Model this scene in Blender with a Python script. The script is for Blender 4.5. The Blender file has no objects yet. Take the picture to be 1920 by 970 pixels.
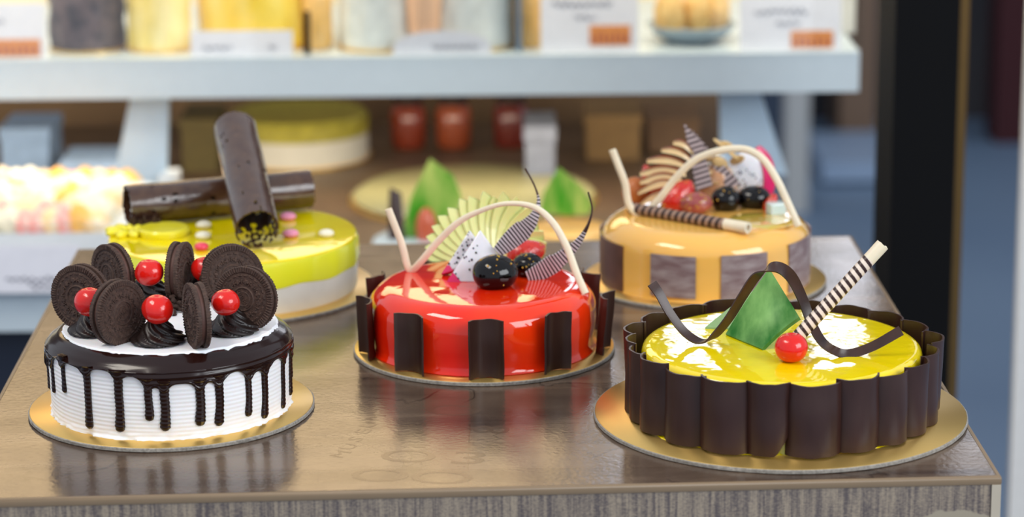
import bpy, math, random
from mathutils import Vector, Matrix, noise
random.seed(7)
PI = math.pi
sc = bpy.context.scene
COL = sc.collection

# ---------------------------------------------------------------- camera, world, light, exposure
CAM = Vector((0, 0, 1.45)); FPX = 4900.0
TH = math.radians(14.2); RO = math.radians(0.55)
_fw = Vector((0, math.cos(TH), -math.sin(TH)))
_r0 = Vector((1, 0, 0)); _u0 = _r0.cross(_fw)
_R = _r0 * math.cos(RO) - _u0 * math.sin(RO); _U = _R.cross(_fw)
cd = bpy.data.cameras.new('camera'); cam = bpy.data.objects.new('camera', cd); COL.objects.link(cam)
m = Matrix((_R, _U, -_fw)).transposed().to_4x4(); m.translation = CAM
cam.matrix_world = m
cd.sensor_width = 36; cd.lens = 36 * FPX / 1920
cd.clip_start = .05; cd.clip_end = 60
cd.dof.use_dof = True; cd.dof.focus_distance = 1.80; cd.dof.aperture_fstop = 5.4
sc.camera = cam
sc.view_settings.view_transform = 'Standard'; sc.view_settings.look = 'None'
sc.view_settings.exposure = 0.0; sc.view_settings.gamma = 1; sc.view_settings.use_curve_mapping = False

w = bpy.data.worlds.new('world'); sc.world = w; w.use_nodes = True
bg = w.node_tree.nodes['Background']; bg.inputs[0].default_value = (.82, .89, 1.0, 1); bg.inputs[1].default_value = .75

def area(name, loc, target, sx, sy, power, color):
    l = bpy.data.lights.new(name, 'AREA'); l.shape = 'RECTANGLE'; l.size = sx; l.size_y = sy
    l.energy = power; l.color = color
    o = bpy.data.objects.new(name, l); COL.objects.link(o); o.location = loc
    o.rotation_euler = (Vector(target) - Vector(loc)).to_track_quat('-Z', 'Y').to_euler()
    return o
area('daylight_from_shop_front', (2.6, -.3, 2.5), (0, 1.8, .95), 2.2, 1.6, 84, (.93, .97, 1.0))
area('ceiling_light', (-1.2, 1.2, 3.1), (-.1, 1.8, .9), 1.2, .5, 26, (1, .93, .82))
area('upper_case_strip_light', (-.35, 3.0, 1.25), (-.35, 3.12, .95), 1.9, .08, 5.5, (1, .86, .62))
area('lower_case_fill', (-.45, 3.1, .86), (-.45, 3.2, .6), 1.5, .05, 2.6, (1, .86, .66))  # added fill with no visible source, brightens the deck under the shelf
area('tray_light', (-.75, 2.95, .868), (-.75, 2.92, .7), .6, .04, .45, (1, .90, .78))

# ---------------------------------------------------------------- helpers
def at(px, py, Y):
    d = _fw + _R * ((px - 960) / FPX) - _U * ((py - 485) / FPX)
    return CAM + d * (Y / d.y)
def onz(px, py, z):
    d = _fw + _R * ((px - 960) / FPX) - _U * ((py - 485) / FPX)
    return CAM + d * ((z - CAM.z) / d.z)
def oncyl(px, py, c, r):
    d = _fw + _R * ((px - 960) / FPX) - _U * ((py - 485) / FPX)
    ox, oy = CAM.x - c[0], CAM.y - c[1]
    a = d.x * d.x + d.y * d.y; b = 2 * (ox * d.x + oy * d.y); cc = ox * ox + oy * oy - r * r
    D = b * b - 4 * a * cc
    t = (-b - math.sqrt(max(D, 0))) / (2 * a)
    return CAM + d * t

def lin(c):
    return tuple((x / 255 / 12.92) if x / 255 <= .04045 else ((x / 255 + .055) / 1.055) ** 2.4 for x in c)

def mat(name, rgb, rough=.5, metal=0, spec=.5, coat=0, coat_rough=.03, sss=0, sss_col=None, var=0, vscale=60, bump=0, bscale=200,
        emis=None, estr=0, transm=0, ior=1.5, var_rgb=None, stretch=(1, 1, 1)):
    m = bpy.data.materials.new(name); m.use_nodes = True
    nt = m.node_tree; N = nt.nodes; L = nt.links
    b = N['Principled BSDF']
    c = (*lin(rgb), 1)
    b.inputs['Base Color'].default_value = c; b.inputs['Roughness'].default_value = rough; b.inputs['Metallic'].default_value = metal
    b.inputs['Specular IOR Level'].default_value = spec; b.inputs['IOR'].default_value = ior
    b.inputs['Coat Weight'].default_value = coat; b.inputs['Coat Roughness'].default_value = coat_rough
    b.inputs['Transmission Weight'].default_value = transm
    if sss:
        b.inputs['Subsurface Weight'].default_value = sss; b.inputs['Subsurface Scale'].default_value = .004
        b.inputs['Subsurface Radius'].default_value = (1, .5, .3) if sss_col is None else sss_col
    if emis:
        b.inputs['Emission Color'].default_value = (*lin(emis), 1); b.inputs['Emission Strength'].default_value = estr
    tc = N.new('ShaderNodeTexCoord'); mp = N.new('ShaderNodeMapping'); mp.inputs['Scale'].default_value = stretch
    L.new(tc.outputs['Object'], mp.inputs[0])
    n1 = N.new('ShaderNodeTexNoise'); n1.inputs['Scale'].default_value = vscale; n1.inputs['Detail'].default_value = 4
    L.new(mp.outputs[0], n1.inputs['Vector'])
    mix = N.new('ShaderNodeMix'); mix.data_type = 'RGBA'
    v2 = var_rgb or tuple(max(0, x * (1 - .35)) for x in rgb)
    mix.inputs[6].default_value = c; mix.inputs[7].default_value = (*lin(v2), 1)
    rmp = N.new('ShaderNodeMapRange'); rmp.inputs[1].default_value = .35; rmp.inputs[2].default_value = .7
    rmp.inputs[3].default_value = 0; rmp.inputs[4].default_value = var if var else .08
    L.new(n1.outputs['Fac'], rmp.inputs[0]); L.new(rmp.outputs[0], mix.inputs[0]); L.new(mix.outputs[2], b.inputs['Base Color'])
    if bump:
        n2 = N.new('ShaderNodeTexNoise'); n2.inputs['Scale'].default_value = bscale; n2.inputs['Detail'].default_value = 3
        L.new(mp.outputs[0], n2.inputs['Vector'])
        bp = N.new('ShaderNodeBump'); bp.inputs['Strength'].default_value = 1; bp.inputs['Distance'].default_value = bump
        L.new(n2.outputs['Fac'], bp.inputs['Height']); L.new(bp.outputs[0], b.inputs['Normal'])
        if coat: L.new(bp.outputs[0], b.inputs['Coat Normal'])
    return m

def stripe_mat(name, c1, c2, freq, slant=0.0, duty=.5, rough=.35, back=None, back_from=None):
    """stripes run along u (metres); slant adds v so the bands spiral; back: plain colour beyond u = back_from"""
    m = bpy.data.materials.new(name); m.use_nodes = True
    nt = m.node_tree; N = nt.nodes; L = nt.links; b = N['Principled BSDF']; b.inputs['Roughness'].default_value = rough
    uv = N.new('ShaderNodeUVMap'); sp = N.new('ShaderNodeSeparateXYZ'); L.new(uv.outputs[0], sp.inputs[0])
    def math_(op, a, c):
        n = N.new('ShaderNodeMath'); n.operation = op
        for i, x in enumerate((a, c)):
            if x is None: continue
            if isinstance(x, (int, float)): n.inputs[i].default_value = x
            else: L.new(x, n.inputs[i])
        return n.outputs[0]
    u = math_('MULTIPLY', sp.outputs[0], freq); v = math_('MULTIPLY', sp.outputs[1], slant)
    nz = N.new('ShaderNodeTexNoise'); nz.inputs['Scale'].default_value = 120; L.new(uv.outputs[0], nz.inputs['Vector'])
    wob = math_('MULTIPLY', nz.outputs['Fac'], .25)
    s = math_('ADD', math_('ADD', u, v), wob); fr = math_('FRACT', s, None)
    edge = math_('ABSOLUTE', math_('SUBTRACT', fr, .5), None)
    r = N.new('ShaderNodeMapRange'); r.inputs[1].default_value = duty / 2 - .05; r.inputs[2].default_value = duty / 2 + .05
    L.new(edge, r.inputs[0])
    mix = N.new('ShaderNodeMix'); mix.data_type = 'RGBA'; mix.inputs[6].default_value = (*lin(c1), 1); mix.inputs[7].default_value = (*lin(c2), 1)
    L.new(r.outputs[0], mix.inputs[0]); out = mix.outputs[2]
    if back:
        g = math_('GREATER_THAN', sp.outputs[0], back_from)
        mx = N.new('ShaderNodeMix'); mx.data_type = 'RGBA'; L.new(g, mx.inputs[0]); L.new(out, mx.inputs[6]); mx.inputs[7].default_value = (*lin(back), 1)
        out = mx.outputs[2]
    L.new(out, b.inputs['Base Color'])
    return m

class MB:
    def __init__(s): s.v = []; s.f = []; s.uv = []; s.m = []; s.mi = 0
    def add(s, verts, faces, uvs=None):
        b = len(s.v); s.v += [Vector(p) for p in verts]; s.uv += uvs if uvs else [(0, 0)] * len(verts)
        s.f += [tuple(b + i for i in f) for f in faces]; s.m += [s.mi] * len(faces); return s
    def grid(s, rows, uvs=None, close=False, flip=False):
        n = len(rows[0]); v = [p for r in rows for p in r]; f = []
        for i in range(len(rows) - 1):
            for j in range(n if close else n - 1):
                k = (j + 1) % n
                q = (i * n + j, i * n + k, (i + 1) * n + k, (i + 1) * n + j)
                f.append(q[::-1] if flip else q)
        return s.add(v, f, uvs)
    def lathe(s, prof, n=96, c=(0, 0, 0), fn=None, cap=True):
        rows = []
        for (r, z) in prof:
            row = []
            for j in range(n):
                t = 2 * PI * j / n
                rr, zz = (r, z) if fn is None else fn(r, z, t)
                row.append((c[0] + rr * math.cos(t), c[1] + rr * math.sin(t), c[2] + zz))
            rows.append(row)
        b = len(s.v); s.grid(rows, close=True)
        if cap:
            k = len(rows) - 1
            s.f.append(tuple(b + j for j in range(n))[::-1]); s.m.append(s.mi)
            s.f.append(tuple(b + k * n + j for j in range(n))); s.m.append(s.mi)
        return s
    def box(s, lo, hi, M=None):
        x0, y0, z0 = lo; x1, y1, z1 = hi
        v = [Vector(p) for p in ((x0, y0, z0), (x1, y0, z0), (x1, y1, z0), (x0, y1, z0), (x0, y0, z1), (x1, y0, z1), (x1, y1, z1), (x0, y1, z1))]
        if M: v = [M @ p for p in v]
        return s.add(v, [(0, 3, 2, 1), (4, 5, 6, 7), (0, 1, 5, 4), (1, 2, 6, 5), (2, 3, 7, 6), (3, 0, 4, 7)])
    def prism(s, poly, z0, z1):
        """horizontal polygon (x, y) counter-clockwise raised from z0 to z1"""
        n = len(poly)
        v = [(x, y, z0) for x, y in poly] + [(x, y, z1) for x, y in poly]
        return s.add(v, [tuple(range(n))[::-1], tuple(range(n, 2 * n))] + [(i, (i + 1) % n, n + (i + 1) % n, n + i) for i in range(n)])
    def slab(s, pts, th):
        """flat polygon pts (3d) given thickness th along its normal"""
        pts = [Vector(p) for p in pts]; nrm = (pts[1] - pts[0]).cross(pts[2] - pts[0]).normalized() * th / 2; n = len(pts)
        v = [p - nrm for p in pts] + [p + nrm for p in pts]
        return s.add(v, [tuple(range(n))[::-1], tuple(range(n, 2 * n))] + [(i, (i + 1) % n, n + (i + 1) % n, n + i) for i in range(n)])
    def ell(s, c, r, n=24, k=14, M=None, fn=None):
        rows = []; c = Vector(c)
        for i in range(k + 1):
            a = -PI / 2 + PI * i / k; row = []
            for j in range(n):
                t = 2 * PI * j / n
                p = Vector((r[0] * math.cos(a) * math.cos(t), r[1] * math.cos(a) * math.sin(t), r[2] * math.sin(a)))
                if fn: p = fn(p)
                if M: p = M @ p
                row.append(c + p)
            rows.append(row)
        return s.grid(rows, close=True)
    def tube(s, path, rad, n=12, sx=1.0, sy=1.0, up=(0, 1, 0), cap=True):
        P = [Vector(p) for p in path]; rows = []; uvs = []; L = 0
        for i, p in enumerate(P):
            if i: L += (P[i] - P[i - 1]).length
            d = (P[min(i + 1, len(P) - 1)] - P[max(i - 1, 0)]).normalized()
            a = Vector(up) - d * Vector(up).dot(d); a.normalize(); b = d.cross(a)
            r = rad(i / (len(P) - 1)) if callable(rad) else rad
            row = []
            for j in range(n + 1):
                t = 2 * PI * j / n
                row.append(p + a * (math.cos(t) * r * sx) + b * (math.sin(t) * r * sy)); uvs.append((L, j / n))
            rows.append(row)
        b0 = len(s.v); s.grid(rows, uvs, flip=True)
        if cap:
            k = (len(rows) - 1) * (n + 1)
            s.f.append(tuple(b0 + j for j in range(n))); s.m.append(s.mi)
            s.f.append(tuple(b0 + k + j for j in range(n))[::-1]); s.m.append(s.mi)
        return s
    def ribbon(s, path, wdir, w, th):
        """strip of width w(t) along wdir (vector or function) and thickness th"""
        P = [Vector(p) for p in path]; rows = []; uvs = []; L = 0
        for i, p in enumerate(P):
            if i: L += (P[i] - P[i - 1]).length
            t = i / (len(P) - 1)
            d = (P[min(i + 1, len(P) - 1)] - P[max(i - 1, 0)]).normalized()
            a = Vector(wdir(t) if callable(wdir) else wdir); a = (a - d * a.dot(d)).normalized(); nn = d.cross(a)
            ww = (w(t) if callable(w) else w) / 2; cu = ww * .12
            a1 = a * ww; q = nn * (th / 2); bow = nn * cu
            rows.append([p - a1 - q + bow, p - q, p + a1 - q + bow, p + a1 + q + bow, p + q, p - a1 + q + bow, p - a1 - q + bow])
            uvs += [(L, -ww), (L, 0), (L, ww), (L, ww), (L, 0), (L, -ww), (L, -ww)]
        b0 = len(s.v); s.grid(rows, uvs)
        k = (len(rows) - 1) * 7
        s.f.append(tuple(b0 + j for j in range(6))[::-1]); s.m.append(s.mi)
        s.f.append(tuple(b0 + k + j for j in range(6))); s.m.append(s.mi)
        return s

OFF = {}
def obj(name, mb, mats, parent=None, origin=None, sharp=40):
    off = Vector(OFF.get(parent.name, (0, 0, 0))) if parent else Vector(origin or (0, 0, 0))
    me = bpy.data.meshes.new(name)
    me.from_pydata([tuple(p - off) for p in mb.v], [], mb.f)
    if not isinstance(mats, (list, tuple)): mats = [mats]
    for x in mats: me.materials.append(x)
    uvl = me.uv_layers.new(name='UVMap')
    for i, l in enumerate(me.loops): uvl.data[i].uv = mb.uv[l.vertex_index]
    for i, p in enumerate(me.polygons): p.material_index = mb.m[i]; p.use_smooth = True
    me.validate(); me.set_sharp_from_angle(angle=math.radians(sharp))
    o = bpy.data.objects.new(name, me); COL.objects.link(o)
    if parent: o.parent = parent; OFF[o.name] = tuple(off)
    else: o.location = off; OFF[o.name] = tuple(off)
    return o
def tag(o, label, cat, group=None):
    o['label'] = label; o['category'] = cat
    if group: o['group'] = group
    return o
def thing(name, label, cat, loc, group=None):
    o = bpy.data.objects.new(name, None); COL.objects.link(o); o.location = loc; o.empty_display_size = .02
    OFF[o.name] = tuple(loc); return tag(o, label, cat, group)
def struct(name, mb, m):
    o = obj(name, mb, m); o['kind'] = 'structure'; return o
def copy_tree(o, parent=None):
    c = o.copy(); COL.objects.link(c); OFF[c.name] = OFF.get(o.name, (0, 0, 0))
    if parent: c.parent = parent
    for ch in list(o.children): copy_tree(ch, c)
    return c
def spline(pts, n=60):
    """Catmull-Rom through the points"""
    P = [Vector(p) for p in pts]; P = [P[0] * 2 - P[1]] + P + [P[-1] * 2 - P[-2]]; out = []; k = len(P) - 3
    for i in range(n + 1):
        t = i / n * k; j = min(int(t), k - 1); t -= j
        a, b, c, d = P[j:j + 4]
        out.append(.5 * ((2 * b) + (c - a) * t + (2 * a - 5 * b + 4 * c - d) * t * t + (3 * b - a - 3 * c + d) * t ** 3))
    return out
def text_mb(s, body, size, depth, M):
    c = bpy.data.curves.new('lettering', 'FONT'); c.body = body; c.size = size; c.extrude = depth; c.align_x = 'CENTER'; c.align_y = 'CENTER'; c.resolution_u = 3
    o = bpy.data.objects.new('lettering', c); me = bpy.data.meshes.new_from_object(o)
    s.add([M @ v.co for v in me.vertices], [tuple(p.vertices) for p in me.polygons])
    bpy.data.objects.remove(o); bpy.data.curves.remove(c); bpy.data.meshes.remove(me)
    return s
def nz(x, y=0, z=0): return noise.noise(Vector((x, y, z)))
def R_(*a): return [math.radians(x) for x in a]

# ---------------------------------------------------------------- materials
M_choc = mat('dark_chocolate', (52, 30, 24), rough=.34, var=.5, var_rgb=(74, 48, 40), vscale=90, bump=.0001, bscale=220)
M_panel = mat('chocolate_sheet', (48, 26, 21), rough=.33, spec=.5, var=.6, var_rgb=(66, 42, 36), vscale=60, stretch=(1, 1, .25), bump=.00012, bscale=120)
M_ganache = mat('ganache', (32, 11, 7), rough=.2, spec=.3, coat=.22, coat_rough=.06, var=.2)
M_cream = mat('whipped_cream', (250, 248, 250), rough=.55, sss=.25, var=.05, bump=.0002, bscale=160)
M_cookie = mat('cocoa_cookie', (56, 37, 29), rough=.7, var=.9, var_rgb=(84, 60, 48), vscale=500, bump=.0002, bscale=1400)
M_filling = mat('cookie_filling', (96, 62, 52), rough=.6, var=.4)
M_frost = mat('chocolate_frosting', (30, 17, 13), rough=.38, var=.3, bump=.0001, bscale=600)
M_crumb = mat('chocolate_crumb', (60, 38, 28), rough=.8, var=.6)
M_cherry = mat('glazed_cherry', (226, 26, 16), rough=.2, coat=.25, coat_rough=.12, sss=.3, var=.5, var_rgb=(200, 18, 8), vscale=90, bump=.0005, bscale=130)
M_gold = mat('gold_foil_board', (240, 200, 116), rough=.3, metal=.85, var=.3, var_rgb=(222, 170, 84), vscale=14, bump=.00015, bscale=20)
M_board = mat('board_card_edge', (165, 158, 148), rough=.8, var=.7, vscale=500, bump=.0004, bscale=700)
M_yel = mat('yellow_mirror_glaze', (255, 226, 4), rough=.08, spec=.15, coat=1, coat_rough=.02, sss=.15, var=.4, var_rgb=(246, 206, 0), vscale=25, bump=.0010, bscale=26)
M_yel_side = mat('pale_yellow_glaze', (246, 238, 60), rough=.2, coat=.7, sss=.2, var=.3, var_rgb=(200, 200, 20))
M_yel2 = mat('lemon_glaze', (255, 232, 10), rough=.1, spec=.15, coat=1, coat_rough=.03, sss=.15, var=.4, var_rgb=(220, 180, 0), vscale=22, bump=.0004, bscale=30)
M_yel2b = mat('lemon_glaze_side', (244, 244, 44), rough=.25, coat=.5, var=.2, var_rgb=(240, 240, 90))
M_wht_side = mat('white_mousse', (238, 236, 226), rough=.3, coat=.3, var=.1)
M_red = mat('red_mirror_glaze', (232, 28, 8), rough=.06, spec=.15, coat=1, coat_rough=.015, sss=.25, sss_col=(1, .25, .1), var=.8, var_rgb=(255, 70, 10), vscale=14, bump=.0006, bscale=22)
M_car = mat('caramel_glaze', (248, 190, 92), rough=.08, spec=.15, coat=1, coat_rough=.02, sss=.2, var=.5, var_rgb=(240, 184, 100), vscale=16, bump=.0004, bscale=24)
M_transfer = mat('marbled_chocolate_sheet', (124, 100, 100), rough=.4, var=.9, var_rgb=(166, 152, 150), vscale=60, stretch=(1, 1, 3))
M_transfer_d = mat('brown_chocolate_sheet', (104, 66, 58), rough=.35, var=.6)
M_white_choc = mat('white_chocolate', (242, 228, 200), rough=.4, sss=.2, var=.15)
M_blackfruit = mat('glazed_black_cherry', (7, 4, 5), rough=.05, spec=.35, coat=.15, coat_rough=.01, bump=.0006, bscale=70)
M_fleck = mat('gold_fleck', (250, 205, 90), rough=.25, metal=.7)
M_straw = mat('strawberry', (196, 18, 16), rough=.18, coat=.6, var=.5, var_rgb=(230, 70, 40), vscale=250, bump=.0006, bscale=350)
M_grape = mat('pink_grape', (150, 62, 66), rough=.18, coat=.6, sss=.3, var=.6, var_rgb=(190, 110, 90), vscale=120)
M_apple = mat('green_apple_flesh', (226, 232, 156), rough=.35, coat=.5, sss=.4, var=.3, var_rgb=(200, 216, 110), vscale=60)
M_appleskin = mat('green_apple_skin', (140, 176, 36), rough=.25, coat=.6, var=.3)
M_pear = mat('red_apple_flesh', (238, 206, 150), rough=.35, coat=.5, sss=.3, var=.4, var_rgb=(222, 180, 120), vscale=60)
M_pearskin = mat('red_apple_skin', (150, 72, 36), rough=.3, coat=.5, var=.5)
M_dragon = mat('dragon_fruit_flesh', (232, 232, 236), rough=.25, coat=.5, sss=.4, var=.2, var_rgb=(205, 205, 215), vscale=200)
M_seed = mat('black_seed', (14, 12, 16), rough=.4)
M_dskin = mat('dragon_fruit_skin', (226, 12, 100), rough=.35, coat=.3, var=.3)
M_green = mat('green_marbled_chocolate', (26, 108, 24), rough=.42, spec=.3, var=1, var_rgb=(128, 180, 100), vscale=42, stretch=(1.6, 1, .6))
M_green_b = mat('pale_green_chocolate', (170, 200, 150), rough=.3, var=.7, var_rgb=(120, 170, 100), vscale=40)
M_leafpl = mat('yellow_green_chocolate', (62, 160, 30), rough=.3, var=1, var_rgb=(200, 214, 110), vscale=28, stretch=(2, 1, .5))
M_stripe = stripe_mat('striped_chocolate', (196, 184, 188), (40, 24, 28), 420, duty=.5)
M_stripe_b = stripe_mat('striped_grey_chocolate', (182, 164, 162), (58, 40, 44), 230, duty=.5)
M_leafst = stripe_mat('striped_chocolate_curl', (206, 194, 198), (34, 20, 26), 400, duty=.5, back=(58, 28, 26), back_from=.056)
M_straw_st = stripe_mat('striped_wafer_roll', (238, 220, 204), (50, 24, 20), 205, slant=1.0, duty=.52)
M_straw_st2 = stripe_mat('striped_brown_wafer_roll', (160, 128, 108), (58, 34, 28), 150, slant=1.0, duty=.45)
M_white = mat('white_painted_metal', (222, 228, 232), rough=.35, var=.05)
M_shelfw = mat('white_shelf_paint', (204, 216, 222), rough=.3, coat=.2, var=.05)
M_black = mat('black_painted_steel', (7, 7, 9), rough=.75, spec=.15)
M_brass = mat('brass_strip', (120, 92, 52), rough=.35, metal=.8)
M_paper = mat('price_card_paper', (234, 232, 238), rough=.6)
M_ink = mat('blue_black_ink', (70, 72, 96), rough=.6)
M_logo = mat('orange_print', (224, 142, 74), rough=.6)
M_logo2 = mat('brown_red_print', (172, 84, 70), rough=.6)
M_darkcake = mat('chocolate_shavings', (46, 36, 44), rough=.4, var=1, var_rgb=(110, 90, 90), vscale=60)
M_brownwood = mat('brown_case_board', (108, 86, 64), rough=.45, var=.9, var_rgb=(74, 55, 42), vscale=8)

def laminate():
    m = bpy.data.materials.new('worn_wood_print_laminate'); m.use_nodes = True
    nt = m.node_tree; N = nt.nodes; L = nt.links; b = N['Principled BSDF']
    tc = N.new('ShaderNodeTexCoord')
    def noise_(scale, sx, sy, det=5, dist=0):
        mp = N.new('ShaderNodeMapping'); mp.inputs['Scale'].default_value = (sx, sy, 1); L.new(tc.outputs['Object'], mp.inputs[0])
        n = N.new('ShaderNodeTexNoise'); n.inputs['Scale'].default_value = scale; n.inputs['Detail'].default_value = det
        n.inputs['Distortion'].default_value = dist; L.new(mp.outputs[0], n.inputs['Vector']); return n.outputs['Fac']
    cr = N.new('ShaderNodeValToRGB'); e = cr.color_ramp.elements
    e[0].position = .3; e[0].color = (*lin((66, 50, 42)), 1); e[1].position = .72; e[1].color = (*lin((128, 108, 90)), 1)
    L.new(noise_(7, 1, 3.5, 8, .6), cr.inputs[0])
    br = N.new('ShaderNodeTexBrick'); br.inputs['Color1'].default_value = (1, 1, 1, 1); br.inputs['Color2'].default_value = (.62, .6, .6, 1)
    br.inputs['Mortar'].default_value = (.5, .45, .4, 1); br.inputs['Scale'].default_value = 1; br.inputs['Mortar Size'].default_value = .0006
    br.inputs['Brick Width'].default_value = .43; br.inputs['Row Height'].default_value = .095; L.new(tc.outputs['Object'], br.inputs['Vector'])
    mx = N.new('ShaderNodeMix'); mx.data_type = 'RGBA'; mx.blend_type = 'MULTIPLY'; mx.inputs[0].default_value = .75
    L.new(cr.outputs[0], mx.inputs[6]); L.new(br.outputs[0], mx.inputs[7])
    # cracks: thin bands where a distorted noise crosses one value
    a = N.new('ShaderNodeMath'); a.operation = 'SUBTRACT'; L.new(noise_(5, 1, 1.6, 6, 1.6), a.inputs[0]); a.inputs[1].default_value = .5
    ab = N.new('ShaderNodeMath'); ab.operation = 'ABSOLUTE'; L.new(a.outputs[0], ab.inputs[0])
    r = N.new('ShaderNodeMapRange'); r.inputs[1].default_value = 0; r.inputs[2].default_value = .010; r.inputs[3].default_value = .85; r.inputs[4].default_value = 0
    L.new(ab.outputs[0], r.inputs[0])
    g = N.new('ShaderNodeMath'); g.operation = 'MULTIPLY'; L.new(r.outputs[0], g.inputs[0])
    rr = N.new('ShaderNodeMapRange'); rr.inputs[1].default_value = .46; rr.inputs[2].default_value = .56; L.new(noise_(6, 1, 1), rr.inputs[0]); L.new(rr.outputs[0], g.inputs[1])
    m2 = N.new('ShaderNodeMix'); m2.data_type = 'RGBA'; L.new(g.outputs[0], m2.inputs[0]); L.new(mx.outputs[2], m2.inputs[6]); m2.inputs[7].default_value = (*lin((38, 28, 24)), 1)
    L.new(m2.outputs[2], b.inputs['Base Color'])
    ro = N.new('ShaderNodeMapRange'); ro.inputs[3].default_value = .13; ro.inputs[4].default_value = .24; L.new(noise_(30, 1, 1, 6), ro.inputs[0]); L.new(ro.outputs[0], b.inputs['Roughness'])
    b.inputs['Specular IOR Level'].default_value = .5; b.inputs['IOR'].default_value = 1.55
    bp = N.new('ShaderNodeBump'); bp.inputs['Distance'].default_value = .00012; L.new(noise_(260, 1, 1, 3), bp.inputs['Height']); L.new(bp.outputs[0], b.inputs['Normal'])
    return m
def weave(patch):
    m = bpy.data.materials.new('woven_print_laminate'); m.use_nodes = True
    nt = m.node_tree; N = nt.nodes; L = nt.links; b = N['Principled BSDF']; b.inputs['Roughness'].default_value = .5
    tc = N.new('ShaderNodeTexCoord')
    def noise_(sx, sy, sz, det=3):
        mp = N.new('ShaderNodeMapping'); mp.inputs['Scale'].default_value = (sx, sy, sz); L.new(tc.outputs['Object'], mp.inputs[0])
        n = N.new('ShaderNodeTexNoise'); n.inputs['Scale'].default_value = 1; n.inputs['Detail'].default_value = det; L.new(mp.outputs[0], n.inputs['Vector']); return n.outputs['Fac']
    ad = N.new('ShaderNodeMath'); ad.operation = 'ADD'; L.new(noise_(420, 40, 22), ad.inputs[0])
    s2 = N.new('ShaderNodeMath'); s2.operation = 'MULTIPLY'; L.new(noise_(500, 300, 900), s2.inputs[0]); s2.inputs[1].default_value = .6; L.new(s2.outputs[0], ad.inputs[1])
    cr = N.new('ShaderNodeValToRGB'); e = cr.color_ramp.elements
    e[0].position = .62; e[0].color = (*lin((92, 82, 80)), 1); e[1].position = 1.04; e[1].color = (*lin((158, 142, 122)), 1); L.new(ad.outputs[0], cr.inputs[0])
    vm = N.new('ShaderNodeVectorMath'); vm.operation = 'SUBTRACT'; L.new(tc.outputs['Object'], vm.inputs[0]); vm.inputs[1].default_value = patch
    mp = N.new('ShaderNodeMapping'); mp.inputs['Scale'].default_value = (1, 1, 1.7); L.new(vm.outputs[0], mp.inputs[0])
    ln = N.new('ShaderNodeVectorMath'); ln.operation = 'LENGTH'; L.new(mp.outputs[0], ln.inputs[0])
    nn = N.new('ShaderNodeMath'); nn.operation = 'MULTIPLY_ADD'; L.new(noise_(60, 60, 60, 6), nn.inputs[0]); nn.inputs[1].default_value = .03; L.new(ln.outputs['Value'], nn.inputs[2])
    lt = N.new('ShaderNodeMapRange'); lt.inputs[1].default_value = .062; lt.inputs[2].default_value = .064; lt.inputs[3].default_value = 1; lt.inputs[4].default_value = 0; L.new(nn.outputs[0], lt.inputs[0])
    mx = N.new('ShaderNodeMix'); mx.data_type = 'RGBA'; L.new(lt.outputs[0], mx.inputs[0]); L.new(cr.outputs[0], mx.inputs[6]); mx.inputs[7].default_value = (*lin((158, 146, 126)), 1)
    L.new(mx.outputs[2], b.inputs['Base Color']); return m

# ---------------------------------------------------------------- the room
M_floor = mat('blue_grey_floor', (108, 130, 156), rough=.45, var=.5, var_rgb=(84, 106, 134), vscale=1.2)
M_wallb = mat('dark_shop_wall', (48, 48, 56), rough=.6, var=.6, var_rgb=(80, 76, 78), vscale=2)
M_lightwarm = mat('warm_glow_face', (255, 232, 190), emis=(255, 216, 158), estr=2.8, rough=.4)
M_lightcool = mat('daylit_window_face', (250, 250, 255), emis=(244, 246, 255), estr=3.4, rough=.4)
struct('floor', MB().box((-4, -2, -.05), (4.5, 8, 0)), M_floor)
struct('wall_back', MB().box((-4, 7.3, 0), (4.5, 7.45, 3.8)), M_wallb)

def glow_panel(x0, x1, z0, z1, mt, label, cols, rows):
    t = thing('glow_panel', label, 'light', (x0, 7.2, z0), None)
    f = MB(); e = .03
    f.box((x0 - e, 7.2, z0 - e), (x1 + e, 7.3, z0)); f.box((x0 - e, 7.2, z1), (x1 + e, 7.3, z1 + e))
    f.box((x0 - e, 7.2, z0), (x0, 7.3, z1)); f.box((x1, 7.2, z0), (x1 + e, 7.3, z1))
    for i in range(1, cols): x = x0 + (x1 - x0) * i / cols; f.box((x - .02, 7.2, z0), (x + .02, 7.26, z1))
    for i in range(1, rows): z = z0 + (z1 - z0) * i / rows; f.box((x0, 7.2, z - .02), (x1, 7.26, z + .02))
    obj('frame', f, M_black, t); obj('glow_face', MB().box((x0, 7.27, z0), (x1, 7.3, z1)), mt, t); return t
glow_panel(-2.9, .17, 2.45, 3.5, M_lightwarm, 'long warm glowing panel added high on the rear wall for the counter reflections', 1, 1)  # unseen glow added to give the counter its warm tan reflection
glow_panel(.29, .56, 1.9, 2.95, M_lightcool, 'narrow bright window panel beside the added long warm panel on the rear wall', 1, 2)
glow_panel(.86, 1.4, 1.9, 2.95, M_lightcool, 'wider bright window panel on the rear wall past the narrow one', 2, 2)

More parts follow.
